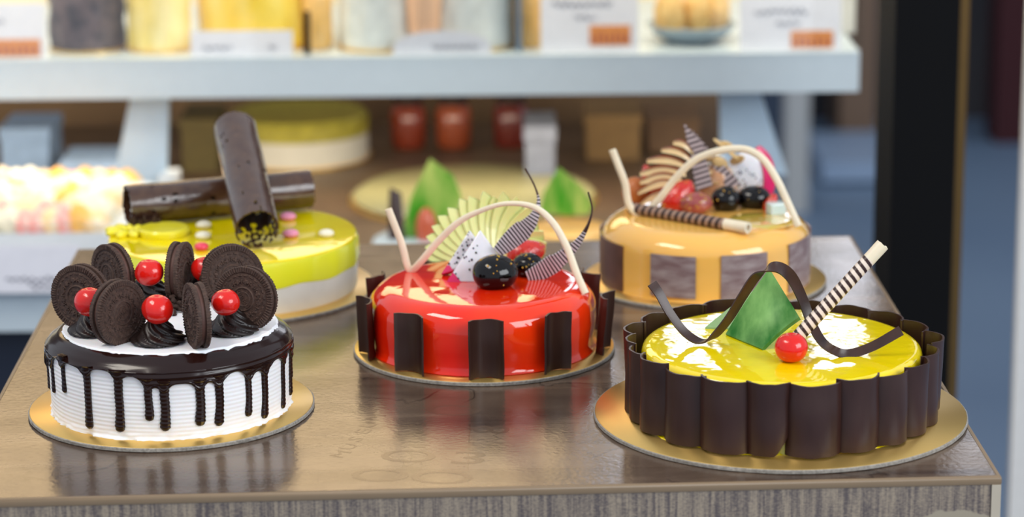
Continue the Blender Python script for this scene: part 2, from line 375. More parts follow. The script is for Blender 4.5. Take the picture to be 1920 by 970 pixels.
# things standing at the far end, seen low through the gap beside the case
def Xa(px, Y, z=.5):  # lateral position of a pixel column at depth Y
    return at(px, 300, Y).x
b = MB(); b.box((Xa(1845, 7.1), 6.95, 0), (Xa(1990, 7.1), 7.1, 2.0)); tag(obj('folding_screen', b, mat('dark_red_cloth', (58, 8, 18), rough=.8)), 'dark red screen standing against the rear wall', 'screen')
b = MB(); b.box((Xa(1470, 6.2), 6.15, 0), (Xa(1512, 6.2), 6.25, 2.2)); tag(obj('pillar_post', b, mat('grey_post_paint', (176, 178, 178), rough=.6)), 'slim grey upright post standing beyond the display case', 'post')
b = MB(); x0, x1 = Xa(1530, 6.6), Xa(1668, 6.6)
t = thing('bench', 'pale blue low bench on dark legs beyond the display case', 'bench', (x0, 6.5, 0))
zt = at(1600, 282, 6.6).z
obj('bench_top', MB().box((x0, 6.45, zt - .05), (x1, 6.85, zt)), mat('pale_blue_vinyl', (150, 172, 200), rough=.4), t)
for xx in (x0 + .02, x1 - .06):
    obj('leg', MB().box((xx, 6.5, 0), (xx + .04, 6.8, zt - .05)), M_black, t)
b = MB(); b.box((Xa(1380, 6.9), 6.7, 0), (Xa(1455, 6.9), 7.1, .42)); tag(obj('storage_box', b, mat('dark_blue_plastic', (40, 56, 78), rough=.5)), 'dark blue box on the floor by the rear wall', 'box')
b = MB(); b.box((Xa(1560, 7.1), 6.95, 0), (Xa(1625, 7.1), 7.2, .55)); tag(obj('carton', b, mat('brown_card', (128, 104, 86), rough=.8)), 'brown carton on the floor against the rear wall behind the bench', 'box')

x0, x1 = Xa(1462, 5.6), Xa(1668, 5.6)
tag(obj('floor_light_patch', MB().prism([(Xa(1440, 4.4), 4.4), (Xa(1660, 4.4), 4.4), (Xa(1660, 4.4), 6.3), (Xa(1440, 4.4), 6.3)], .001, .012), mat('pale_reflected_light', (168, 178, 190), rough=.6, var=.5, var_rgb=(140, 154, 170), vscale=3)), 'pale grey sheet for reflected light on the floor between the display case and the black post', 'light patch')  # light reflected off the floor, built as a thin pale sheet
# black steel post close behind the counter, with a brass strip down its edge
Yp = 2.62; xa, xb, xc = at(1672, 300, Yp).x, at(1792, 300, Yp).x, at(1812, 300, Yp).x
t = thing('door_post', 'thick black upright post with a brass strip behind the counter corner', 'post', ((xa + xb) / 2, Yp, 0))
obj('post_body', MB().box((xa, Yp, 0), (xb, Yp + .12, 2.6)), M_black, t)
obj('brass_strip', MB().box((xb, Yp + .01, 0), (xc, Yp + .1, 2.6)), M_brass, t)
xw = at(1906, 600, 2.9).x
tag(obj('door_frame_post', MB().box((xw, 2.9, 0), (xw + .09, 2.915, 2.6)), mat('cream_white_paint', (236, 232, 226), rough=.4)), 'creamy white upright post past the black one at the picture edge', 'post')

# ---------------------------------------------------------------- display case behind the counter
dc = thing('display_case', 'low bakery display case with white shelf and brown boards behind the counter', 'display case', (-.4, 3.2, 0))
zs1, zs0 = at(900, 104, 3.0).z, at(900, 179, 3.0).z
xr = at(1611, 140, 3.0).x
b = MB(); b.box((-1.25, 3.0, zs0), (xr, 3.035, zs1)); obj('shelf_fascia', b, M_shelfw, dc)
obj('upper_shelf', MB().box((-1.25, 3.035, zs1 - .02), (xr, 3.42, zs1 - .0002)), M_shelfw, dc)
zd1, zd0 = at(60, 541, 2.72).z, at(60, 622, 2.72).z
xdr = at(1345, 400, 3.4).x
obj('deck_fascia', MB().box((-1.25, 2.72, zd0), (.20, 2.735, zd1)), M_shelfw, dc)
obj('deck', MB().box((-1.25, 2.735, zd1 - .02), (.20, 3.62, zd1 - .0002)), M_brownwood, dc)
obj('plinth', MB().box((-1.25, 2.76, 0), (.19, 3.6, zd0)), mat('dark_navy_kickboard', (28, 36, 54), rough=.5), dc)
obj('upper_back_panel', MB().box((-1.25, 3.425, zs1 - .02), (xr, 3.435, 1.05)), mat('cream_back_panel', (250, 232, 196), rough=.5), dc)
obj('back_board', MB().box((-1.25, 3.62, 0), (xdr + .06, 3.64, 1.05)), mat('brown_back_board', (140, 112, 80), rough=.6, var=.9, var_rgb=(92, 68, 50), vscale=5), dc)
for side, (pA, pB, pC, pD) in enumerate((((322, 178), (258, 178), (212, 352), (312, 352)), ((1345, 178), (1408, 178), (1475, 326), (1352, 326)))):
    P = [at(*p, 3.05 if side == 0 else 3.05) for p in (pA, pB, pC, pD)]
    P[0].z = P[1].z = zs1 - .02
    o = obj('bracket', MB().slab(P if side else P[::-1], .012), mat('pale_blue_metal', (188, 208, 224), rough=.3), dc)
    xm = (P[0].x + P[3].x) / 2
    obj('upright', MB().box((xm - .01, 3.008, zd1 - .01 if side == 0 else 0), (xm + .01, 3.065, P[3].z + .02)), M_white, dc)
gl = bpy.data.materials.new('case_glass'); gl.use_nodes = True
N = gl.node_tree.nodes; L = gl.node_tree.links
tr = N.new('ShaderNodeBsdfTransparent'); tr.inputs[0].default_value = (.97, .985, .985, 1); gs = N.new('ShaderNodeBsdfGlossy'); gs.inputs['Roughness'].default_value = .03
mxs = N.new('ShaderNodeMixShader'); mxs.inputs[0].default_value = .07; L.new(tr.outputs[0], mxs.inputs[1]); L.new(gs.outputs[0], mxs.inputs[2])
L.new(mxs.outputs[0], N['Material Output'].inputs[0])
obj('glass_front', MB().box((-1.25, 2.985, zs1 + .003), (xr, 2.989, 1.08)), gl, dc)

# ---- on the upper shelf
zU = zs1 + .0004
def card(px0, px1, py0, Y, label, lines, logo, tilt=8, zb=zU, py1=None):
    x0 = at(px0, 60, Y).x; x1 = at(px1, 60, Y).x; ztop = at((px0 + px1) / 2, py0, Y).z
    h = max(.03, ztop - zb)
    t = thing('price_card', label, 'price card', ((x0 + x1) / 2, Y, zb))
    M = Matrix.Translation(((x0 + x1) / 2, Y, zb)) @ Matrix.Rotation(math.radians(-tilt), 4, 'X')
    wd = (x1 - x0) / 2
    obj('card_sheet', MB().box((-wd, 0, 0), (wd, .0012, h), M), M_paper, t)
    obj('card_foot', MB().box((-wd * .6, .0012, 0), (wd * .6, .02, .002), Matrix.Translation(((x0 + x1) / 2, Y, zb))), M_paper, t)
    s = MB()
    for (fx, fz, fl, hh) in lines:   # a run of loose handwriting
        n = int(fl * 2 * wd / .0028); P = []
        for i in range(n + 1):
            u = i / n
            P.append(M @ Vector((-wd + 2 * wd * (fx + fl * u), -.0005, h * fz + hh * (math.sin(i * 2.1) * .6 + nz(i * .7, fz * 9) * .9))))
        s.ribbon(spline(P, n * 4), (0, 0, 1), .0013, .0004)
    if lines: obj('handwriting', s, M_ink, t)
    if logo:
        lx0, lx1, lz0, lz1 = logo
        X0, X1 = -wd + 2 * wd * lx0, -wd + 2 * wd * lx1
        lg = MB().box((X0, -.0006, h * lz0), (X1, -.0001, h * lz1), M); obj('printed_logo', lg, M_logo, t)
        q = MB(); k = 7
        for i in range(k):
            xx = X0 + (X1 - X0) * (i + .22) / k
            q.box((xx, -.0012, h * (lz0 + .04)), (xx + (X1 - X0) * .055, -.0006, h * (lz0 + (lz1 - lz0) * (.45 + .2 * abs(math.sin(i * 2))))), M)
        obj('logo_lettering', q, M_logo2, t)
    return t
card(1014, 1197, -6, 3.012, 'white price card with two handwritten lines and orange logo, next to brass dish', [(.12, .86, .62, .004), (.34, .62, .22, .003)], (.5, .92, .12, .48))
card(1388, 1578, -6, 3.012, 'handwritten white price card with orange logo at the end of the white shelf', [(.14, .72, .52, .004), (.36, .5, .24, .003)], (.5, .92, .04, .36))
card(-120, 84, 8, 3.012, 'white price card with orange logo in front of the dark shaved chocolate cake', [(.5, .66, .12, .003)], (.52, .95, .02, .34))
card(356, 548, 64, 3.006, 'low white name strip in front of the yellow cakes on the shelf', [(.12, .35, .28, .003), (.76, .35, .08, .003)], None)

def rough_cake(name, px0, px1, Y, h, mt, label, zb=zU, top=None, group=None, cat='cake', lump=.003, base=True, d=None):
    x0, x1 = at(px0, 100, Y).x, at(px1, 100, Y).x; r = (x1 - x0) / 2; cx = (x0 + x1) / 2; cy = Y + r
    t = thing(name, label, cat, (cx, cy, zb), group)
    if base: obj('cake_base', MB().lathe([(r * 1.05, 0), (r * 1.05, .003)], 48, (cx, cy, zb)), M_gold, t)
    z0 = .003 if base else 0
    prof = [(r * .98, z0), (r, z0 + .004), (r, h - .012), (r * .96, h - .003), (r * .88, h), (r * .4, h)]
    fn = lambda rr, z, a: (rr + lump * nz(math.cos(a) * 5, math.sin(a) * 5, z * 60 + cx * 9), z)
    rows = []
    P2 = []
    for i in range(len(prof) - 1):
        for k in range(6): u = k / 6; P2.append((prof[i][0] * (1 - u) + prof[i + 1][0] * u, prof[i][1] * (1 - u) + prof[i + 1][1] * u))
    P2.append(prof[-1])
    obj('cake_body', MB().lathe(P2, 64, (cx, cy, zb), fn), mt, t)
    if top:
        k, tm, tr = top
        for i in range(k):
            a = 2 * PI * i / k
            obj('topping', MB().ell((cx + r * .68 * math.cos(a), cy + r * .68 * math.sin(a), zb + h + tr * .6), (tr, tr, tr)), tm, t)
    return t
M_yc = mat('yellow_cream', (250, 216, 84), rough=.4, var=.9, var_rgb=(252, 240, 190), vscale=22, stretch=(1, 1, .4))
M_yc2 = mat('deep_yellow_glaze', (252, 208, 40), rough=.3, var=.8, var_rgb=(250, 232, 130), vscale=30, stretch=(1, 1, .4))
M_wc = mat('white_frosting', (236, 238, 232), rough=.5, var=.3, bump=.001, bscale=60)
rough_cake('chocolate_cake', 86, 226, 3.03, .1, M_darkcake, 'dark cake covered in chocolate shavings on the white shelf', top=(8, M_choc, .009), lump=.006)
rough_cake('cream_cake', 234, 352, 3.03, .095, M_yc, 'pale yellow cream cake between the shaved chocolate cake and the name strip', top=(7, M_wc, .012))
rough_cake('mango_cake', 360, 592, 3.035, .1, M_yc2, 'wide deep yellow cake behind the low white name strip', top=(9, M_white_choc, .012))
rough_cake('vanilla_cake', 632, 790, 3.02, .1, M_wc, 'white frosted cake beside the wide yellow cake on the shelf', top=(6, M_cherry, .009))
rough_cake('coconut_cake', 800, 966, 3.02, .1, M_wc, 'white frosted cake beside the thin grey shelf divider', top=(6, M_logo, .01))
xx = at(798, 60, 3.07).x
tag(obj('wafer_cone', MB().lathe([(.012, .0), (.019, .03), (.022, .09)], 24, (xx, 3.03, zU)), mat('peach_wafer', (246, 196, 158), rough=.6)), 'peach wafer cup standing between the two white frosted cakes', 'wafer')
# oval tag
xo, xo2 = at(738, 80, 3.04).x, at(922, 80, 3.04).x
t = thing('name_tag', 'white arched name tag leaning against the white frosted cakes', 'name tag', ((xo + xo2) / 2, 3.008, zU))
pts = []; W_ = (xo2 - xo) / 2; Hh = at(830, 58, 3.008).z - zU
for i in range(17):
    a = PI * i / 16; pts.append(((xo + xo2) / 2 + W_ * math.cos(a) * (1 if .2 < a < 2.94 else 1), 3.008, zU + Hh * (math.sin(a) ** .6 if 0 < a < PI else 0)))
obj('tag_sheet', MB().slab(pts, .0012), M_paper, t)
s = MB(); P = [((xo + xo2) / 2 - W_ * .2 + i * .0026, 3.0065, zU + Hh * .3 + .0025 * math.sin(i * 2.2) + .001 * nz(i)) for i in range(22)]
obj('handwriting', s.ribbon(spline(P, 88), (0, 0, 1), .0012, .0004), M_ink, t)
x0 = at(968, 60, 3.1).x; tag(obj('shelf_divider', MB().box((x0, 3.02, zU), (x0 + .006, 3.2, zU + .14)), mat('blue_grey_acrylic', (120, 140, 160), rough=.2)), 'thin blue grey upright divider on the white shelf', 'divider')
x0 = at(578, 60, 3.04).x; tag(obj('display_peg', MB().lathe([(.004, 0), (.004, .05)], 16, (x0, 3.02, zU)), M_black), 'thin dark peg standing beside the wide yellow cake', 'peg')
for px, hh, lab in ((600, .1, 'glowing pale orange candle jar beside the thin dark peg'), (993, .1, 'glowing pale orange candle jar right by the thin grey divider')):
    x0 = at(px, 60, 3.1).x
    t = thing('amber_jar', lab, 'jar', (x0, 3.06, zU))
    obj('jar_body', MB().lathe([(.015, 0), (.018, .006), (.018, .07), (.013, .08)], 32, (x0, 3.06, zU)), mat('amber_glass', (252, 200, 120), rough=.15, coat=.5, var=.3), t)
    obj('lid', MB().lathe([(.0145, .08), (.0145, hh)], 32, (x0, 3.06, zU)), M_yc, t)
# brass dish with pastry slices between the two cards
x0, x1 = at(1205, 90, 3.1).x, at(1385, 90, 3.1).x; cx = (x0 + x1) / 2
t = thing('serving_dish', 'blue grey oval dish on the shelf between the two price cards', 'dish', (cx, 3.09, zU))
def sq(rr, z, a): return rr, z
d = MB().lathe([(.03, 0), (.042, .006), (.055, .02), (.053, .021), (.04, .009), (.02, .005)], 48, (cx, 3.09, zU))
obj('bowl', d, mat('blue_grey_enamel', (150, 166, 176), rough=.2, coat=.5), t)
for i, (dx, lab) in enumerate(((-.028, 'golden pastry puff in the dish, nearer the handwritten card with two long lines'), (.005, 'golden pastry puff in the middle of the dish'), (.03, 'golden pastry puff in the dish, nearer the shelf end'))):
    tag(obj('pastry_puff', MB().ell((cx + dx, 3.07 + .02 * i, zU + .034), (.018, .016, .03), fn=lambda p: p * (1 + .12 * nz(p.x * 150, p.y * 150, p.z * 150 + i))), mat('golden_pastry', (240, 200, 130), rough=.5, var=.8, var_rgb=(214, 160, 80), vscale=50)), lab, 'pastry', 'pastries in the shelf dish')
x0 = at(1585, 40, 3.16).x; tag(obj('cream_carton', MB().box((x0 - .03, 3.13, zU), (x0 + .008, 3.18, zU + .12)), mat('cream_card', (206, 204, 196), rough=.7)), 'cream coloured carton behind the last price card on the shelf', 'carton')

# ---- on the lower deck
zD = zd1 + .0004
pal = [mat('peach_cream', (255, 208, 136), rough=.5, var=.9, var_rgb=(255, 246, 225), vscale=80), mat('pink_cream', (250, 138, 128), rough=.5, var=.9, var_rgb=(255, 236, 220), vscale=90),
       mat('vanilla_cream', (255, 244, 214), rough=.5, var=.4), mat('orange_cream', (255, 186, 84), rough=.5, var=.6, var_rgb=(255, 220, 150))]
t = thing('pastry_tray', 'white tray full of small cream pastries on the lower deck', 'tray', (-.62, 2.86, zD))
obj('tray_body', MB().box((-.98, 2.78, zD), (-.425, 3.035, zD + .045)), M_white, t)
k = 0
names = ['peach', 'pink', 'vanilla white', 'orange']
rngp = random.Random(12)
for r_ in range(6):
    for c_ in range(11):
        Y = 2.80 + r_ * .04; px = -32 + c_ * 26 + (r_ % 2) * 13 + rngp.uniform(-3, 3)
        p = at(px, 400, Y); ci = rngp.choice((0, 0, 2, 2, 1, 3)); hh_ = rngp.uniform(.85, 1.2) * .6
        if p.x > -.45 or p.x < -.955: continue
        mb = MB().lathe([(.013, 0), (.0165, .012), (.0165, .02), (.012, .03), (.005, .040), (.001, .043)], 20, (0, 0, 0), lambda rr, z, a: (rr * (1 + .12 * math.sin(6 * a + z * 120)), z * hh_))
        mb.v = [q + Vector((p.x, Y, zD + .0455)) for q in mb.v]
        tag(obj('cream_pastry', mb, pal[ci], origin=(p.x, Y, zD + .0455)), f'small {names[ci]} swirled cream pastry in the white tray', 'pastry', f'{names[ci]} cream pastries in the tray')
card(-120, 128, 462, 2.7, 'white price card standing before the tray of cream pastries', [(.42, .28, .72, .003), (.6, .14, .3, .003)], None, tilt=3, zb=zd1)

def leafcake(px0, px1, ytop, Y, side, topm, lab, leaf, leaflab):
    x0, x1 = at(px0, 400, Y).x, at(px1, 400, Y).x; r = (x1 - x0) / 2; cx = (x0 + x1) / 2; zt = at((px0 + px1) / 2, ytop, Y + r).z
    t = thing('iced_cake', lab, 'cake', (cx, Y + r, zD))
    obj('cake_board', MB().lathe([(r * 1.12, 0), (r * 1.12, .003)], 48, (cx, Y + r, zD)), M_gold, t)
    obj('cake_body', MB().lathe([(r, .003), (r, zt - zD - .012)], 64, (cx, Y + r, zD)), side, t)
    obj('icing', MB().lathe([(r * 1.005, zt - zD - .03), (r * 1.01, zt - zD - .008), (r * .97, zt - zD - .002), (r * .9, zt - zD)], 64, (cx, Y + r, zD)), topm, t)
    P = [at(*p, Y + r) for p in leaf]
    tag(obj('chocolate_leaf', MB().slab(P, .003), M_leafpl), leaflab, 'chocolate decoration')
    return cx, Y + r, zt
leafcake(690, 890, 445, 2.75, M_wht_side, mat('pale_blue_icing', (200, 214, 222), rough=.3, coat=.3), 'pale iced cake on the deck below the taller green chocolate leaf',
         [(752, 452), (770, 370), (806, 298), (850, 330), (866, 368), (850, 445)], 'tall yellow green chocolate leaf standing behind the apple fan')
leafcake(990, 1145, 425, 2.75, M_wht_side, mat('apricot_icing', (250, 196, 110), rough=.3, coat=.4), 'golden iced cake on the deck between the red cake and the caramel cake',
         [(1012, 398), (1020, 360), (1048, 314), (1092, 352), (1112, 384), (1104, 402), (1060, 404)], 'shorter green chocolate leaf standing on the golden iced cake')
p = at(800, 452, 2.80); tag(obj('strawberry', MB().ell((p.x, 2.80, p.z + .014), (.012, .012, .024)), mat('orange_red_berry', (206, 96, 62), rough=.3, coat=.3)), 'orange red berry standing upright before the tall green leaf', 'berry')
p = at(745, 385, 2.6); tag(obj('chocolate_shard', MB().slab([at(728, 452, 2.80), at(730, 352, 2.82), at(752, 362, 2.82), at(760, 452, 2.80)], .004), M_choc), 'dark chocolate shard standing beside the tall green leaf', 'chocolate decoration')
# big pale cake disc, yellow topped cake, jars, boxes further in
def deck_cake(px0, px1, py, pyt, Y, side, topm, lab, band=.45):
    x0, x1 = at(px0, py, Y).x, at(px1, py, Y).x; r = (x1 - x0) / 2; cx = (x0 + x1) / 2; h = at(px0, pyt, Y + r).z - zD
    t = thing('layer_cake', lab, 'cake', (cx, Y + r, zD))
    obj('cake_board', MB().lathe([(r * 1.04, 0), (r * 1.04, .003)], 48, (cx, Y + r, zD)), M_gold, t)
    obj('cake_body', MB().lathe([(r, .003), (r, h * (1 - band))], 64, (cx, Y + r, zD)), side, t)
    obj('icing', MB().lathe([(r * 1.01, h * (1 - band)), (r * 1.01, h - .006), (r * .95, h)], 64, (cx, Y + r, zD)), topm, t)
M_olive = mat('olive_yellow_icing', (170, 160, 60), rough=.4, var=.4); M_palecr = mat('pale_custard_icing', (158, 152, 108), rough=.4, var=.3)
deck_cake(650, 1120, 385, 356, 2.98, mat('custard_side', (130, 122, 96), rough=.5), M_palecr, 'wide low custard coloured cake deep in the case', .5)
deck_cake(415, 684, 300, 210, 3.3, mat('off_white_icing', (214, 210, 196), rough=.4), M_olive, 'tall cake with olive yellow icing over a white side deep in the case', .42)
for i, (px, c, lab) in enumerate(((765, (150, 62, 40), 'dark orange jam jar, nearest the olive topped cake'), (850, (172, 84, 52), 'lighter orange jam jar between its two darker neighbours'), (958, (120, 46, 38), 'dark red jam jar, farthest from the olive topped cake'))):
    P = at(px, 215, 3.45); t = thing('jam_jar', lab, 'jar', (P.x, 3.45, zD), 'jam jars at the back of the case')
    obj('jar_body', MB().lathe([(.02, 0), (.024, .006), (.024, .05), (.018, .058)], 32, (P.x, 3.45, zD)), mat('jam', c, rough=.2, coat=.5), t)
    obj('lid', MB().lathe([(.02, .058), (.02, .068)], 32, (P.x, 3.45, zD)), M_choc, t)
for px0, px1, Y, h, c, lab in ((1100, 1200, 3.35, .06, (142, 110, 66), 'tan cardboard cake box deep in the case'), (1215, 1310, 3.4, .045, (124, 92, 62), 'low brown cardboard box beside the tan cake box'), (985, 1040, 3.2, .075, (130, 136, 154), 'upright grey blue carton between the jars and the tan box'), (0, 90, 3.3, .06, (150, 178, 214), 'pale blue carton at the outer end of the deck'), (110, 215, 3.2, .035, (150, 176, 210), 'low pale blue box behind the pastry tray'), (340, 405, 3.3, .07, (86, 74, 34), 'dark olive box beside the shelf bracket')):
    x0, x1 = at(px0, 250, Y).x, at(px1, 250, Y).x
    t = thing('cake_box', lab, 'box', ((x0 + x1) / 2, Y, zD))
    mm = mat('carton_board', c, rough=.7, var=.3)
    obj('box_body', MB().box((x0, Y, zD), (x1, Y + .1, zD + h * .75)), mm, t); obj('box_lid', MB().box((x0 - .002, Y - .002, zD + h * .75), (x1 + .002, Y + .102, zD + h)), mm, t)
P = at(270, 305, 2.98); t = thing('metal_cup', 'small shiny round cup by the slanted shelf bracket', 'cup', (P.x, 2.95, zD))
obj('cup_body', MB().lathe([(.016, 0), (.022, .01), (.026, .05), (.024, .052)], 32, (P.x, 2.95, zD)), mat('brushed_steel', (200, 204, 208), rough=.25, metal=.9), t)
obj('cup_lid', MB().ell((P.x, 2.95, zD + .052), (.026, .026, .012)), M_white, t)

# ---------------------------------------------------------------- the counter
FR = Vector((.3130, 1.5905)); BR = Vector((.3006, 2.2445)); BL = Vector((-.3808, 2.2228)); FLd = Vector((-math.cos(math.radians(2.3)), -math.sin(math.radians(2.3))))
FL = FR + FLd * .675; ZC = .9; tmin = .0035
ct = thing('display_counter', 'counter with worn wood print top and grey woven print front, carrying five cakes', 'counter', (-.03, 1.9, 0))
def inset(P, d):
    c = sum(P, Vector((0, 0))) / len(P); return [p + (c - p).normalized() * d for p in P]
Q = [FL, FR, BR, BL]; Qi = inset(Q, .0045)
obj('countertop', MB().prism([(p.x, p.y) for p in Qi], ZC - .03, ZC), laminate(), ct)
e = MB()
rows = []
for (d, z) in ((.0045, ZC - .0008), (.004, ZC), (.0015, ZC), (.0003, ZC - .0006), (0, ZC - .002), (0, ZC - .0045), (.0006, ZC - .0055)):
    rows.append([(p.x, p.y, z) for p in inset(Q, d)])
M_edge = mat('tan_edge_band', (136, 114, 88), rough=.4)
obj('edge_band', e.grid(rows, close=True, flip=True), M_edge, ct, sharp=60)
fx = (FR - FL).normalized(); nrm = Vector((fx.y, -fx.x))
def fp(d, s, z): p = FR - fx * s + nrm * d; return Vector((p.x, p.y, z))
patch = fp(0, .032, ZC - .052) - Vector((-.03, 1.9, 0))
obj('front_panel', MB().slab([fp(-.004, .675, .08), fp(-.004, .0065, .08), fp(-.004, .0065, ZC - .0055), fp(-.004, .675, ZC - .0055)], .006), weave(tuple(patch)), ct)
obj('corner_strip', MB().slab([fp(-.0035, .0062, .08), fp(-.0035, .0002, .08), fp(-.0035, .0002, ZC - .0055), fp(-.0035, .0062, ZC - .0055)], .007), mat('corner_band', (188, 176, 156), rough=.4), ct)
Qs = inset(Q, .012)
obj('side_panels', MB().prism([(p.x, p.y) for p in Qs], .08, ZC - .03), M_brownwood, ct)
obj('plinth', MB().prism([(p.x, p.y) for p in inset(Q, .05)], 0, .08), M_black, ct)
# printed numerals worn into the wood print
M_print = mat('faded_print', (92, 73, 60), rough=.19, spec=.4, var=.6, var_rgb=(76, 60, 48), vscale=90)
for s_, px, py, sz, rot, sx, gap in (('O', 765, 857, .040, -6, 1.25, 0), ('3', 880, 860, .040, -6, 1.5, 0), ('O', 712, 893, .040, -6, 1.3, 0), ('O', 828, 897, .040, -6, 1.4, 0), ('O', 850, 770, .040, -6, 1.35, 0), ('8', 925, 806, .040, 84, 1.0, 0),
        ('M', 640, 852, .016, 62, 1.2, 0), ('U', 655, 838, .016, 62, 1.2, 0), ('S', 668, 824, .016, 62, 1.2, 0), ('E', 681, 810, .016, 62, 1.2, 0), ('U', 693, 797, .016, 62, 1.2, 0), ('M', 706, 783, .016, 62, 1.2, 0)):
    p = onz(px, py, ZC + .00004); obj('printed_letter', text_mb(MB(), s_, sz, .00003, Matrix.Translation(p) @ Matrix.Rotation(math.radians(rot), 4, 'Z') @ Matrix.Diagonal((sx, .9, 1, 1))), M_print, ct)

# ---------------------------------------------------------------- cakes
def board(px_c, c, r, label):
    b = MB(); b.mi = 1
    n = 128
    fn = lambda rr, z, a: (rr + .0004 * nz(math.cos(a) * 30, math.sin(a) * 30, z * 900 + c[0] * 50), z)
    b.lathe([(r - .0008, 0), (r, .0006), (r, .0025), (r - .0006, .003)], n, (c[0], c[1], ZC), fn, cap=True)
    b.mi = 0; b.lathe([(r - .0007, .0030), (r - .001, .0033)], n, (c[0], c[1], ZC))
    t = thing('cake_board', label, 'cake board', (c[0], c[1], ZC))
    ba = MB().lathe([(r - .0008, 0), (r, .0006), (r, .0025), (r - .0006, .003)], n, (c[0], c[1], ZC), fn)
    obj('card_base', ba, M_board, t)
    obj('foil_top', MB().lathe([(r - .0008, .003), (r - .0012, .0033)], n, (c[0], c[1], ZC)), M_gold, t)
    return t
C1 = Vector((-.2396, 1.7546)); C3 = Vector((-.0216, 1.8965)); C4 = Vector((.1841, 1.7263)); C5 = Vector((.1594, 2.094)); C2 = Vector((-.228, 2.0787))
board(0, C1, .0997, 'gold round board under the dripping chocolate cookie cake')
board(0, C2, .1149, 'gold round board under the yellow cake with the two chocolate tubes')
board(0, C3, .0986, 'gold round board under the glossy red cake')
board(0, C4, .1286, 'widest gold round board, under the yellow cake fenced with chocolate curls')
board(0, C5, .1004, 'gold round board under the caramel cake')
ZB = ZC + .0033

# ======== 1. chocolate drip cookie cake
R1 = .0842; zr = .9550; zt1 = .9615
k1 = thing('chocolate_drip_cake', 'white cream cake with dripping dark ganache, topped with cookies and cherries', 'cake', (C1.x, C1.y, ZB))
prof = []
n = 132
for i in range(n + 1):
    u = i / n; z = ZB + u * (.952 - ZB); r = R1 - .0012 * (1 - u) + .00011 * math.sin(u * 2 * PI * 17) + (.0012 * math.exp(-u * 30))
    prof.append((r, z))
prof += [(R1 - .004, .954), (.06, .955)]
def ruff(rr, z, a):
    u = (z - ZB) / (.952 - ZB)
    k = math.exp(-max(0, u) * 22)
    return rr + k * (.0022 * nz(math.cos(a) * 14, math.sin(a) * 14, z * 400) + .0014 * nz(math.cos(a) * 45, math.sin(a) * 45)) + .0003 * nz(math.cos(a) * 4, math.sin(a) * 4, z * 60), z
obj('cake_body', MB().lathe(prof, 240, (C1.x, C1.y, 0), ruff), M_cream, k1)
drips_px = [(87, 731, .8), (101, 738, .85), (121, 738, .9), (168, 806, 1.15), (226, 812, 1.2), (280, 791, 1.05), (311, 810, 1.2), (377, 800, 1.2), (413, 800, 1.15), (468, 782, 1.0), (499, 790, 1.15), (533, 775, 1.0), (546, 742, 1.0)]
trough = [(82, 655), (95, 672), (110, 668), (145, 688), (197, 693), (248, 706), (296, 719), (342, 720), (392, 713), (442, 697), (482, 694), (521, 672), (541, 655)]
def ang(p): return math.atan2(p.x - C1.x, -(p.y - C1.y))
D = []
for px, py, s_ in drips_px:
    p = oncyl(px, py, C1, R1); D.append((ang(p), p.z, .00265 * s_))
T = []
for px, py in trough:
    p = oncyl(px, py, C1, R1 + .0006); T.append((ang(p), p.z))
random.seed(3)
a = 1.75
while a < 2 * PI - 1.75:
    D.append((a if a < PI else a - 2 * PI, ZB + random.uniform(.006, .034), .0027)); a += random.uniform(.16, .3)
T.sort()
def trz(a):
    a = (a + PI) % (2 * PI) - PI
    if a <= T[0][0] or a >= T[-1][0]: return .9435
    for i in range(len(T) - 1):
        if T[i][0] <= a <= T[i + 1][0]:
            u = (a - T[i][0]) / (T[i + 1][0] - T[i][0]); u = u * u * (3 - 2 * u); return T[i][1] * (1 - u) + T[i + 1][1] * u
g = MB(); rows = []; NA = 720; NR = 26
def lowz(a):
    z = trz(a)
    for (da, dz, rr) in D:
        dx = abs((a - da + PI) % (2 * PI) - PI) * R1
        if dx < .02: z -= .0075 * math.exp(-(dx / .0042) ** 1.5)
    return z
inner = [(.070, zt1 - .0012), (.0745, zt1 - .0010), (.0775, zr + .0032), (.0808, zr + .0012), (.0835, zr - .0008), (.0853, zr - .0035)]
for i in range(len(inner) + NR + 2):
    row = []
    for j in range(NA):
        a = 2 * PI * j / NA - PI
        if i < len(inner): r, z = inner[i]; z += .0003 * nz(math.cos(a) * 3, math.sin(a) * 3, r * 60)
        elif i <= len(inner) + NR:
            u = (i - len(inner) + 1) / (NR + 1); zl = lowz(a); z = (zr - .0035) * (1 - u) + zl * u
            r = R1 + .0015 + .0006 * math.sin(u * PI) + .00035 * math.sin(z * 1500) * (1 - u * .3) + (.0004 if u > .8 else 0)
            if u > .95: r -= .0009 * (u - .95) / .05
        else: r = R1 - .0015; z = lowz(a) + .001
        row.append((C1.x + r * math.sin(a), C1.y - r * math.cos(a), z))
    rows.append(row)
g.grid(rows, close=True, flip=True)
ga = obj('ganache', g, M_ganache, k1, sharp=75)
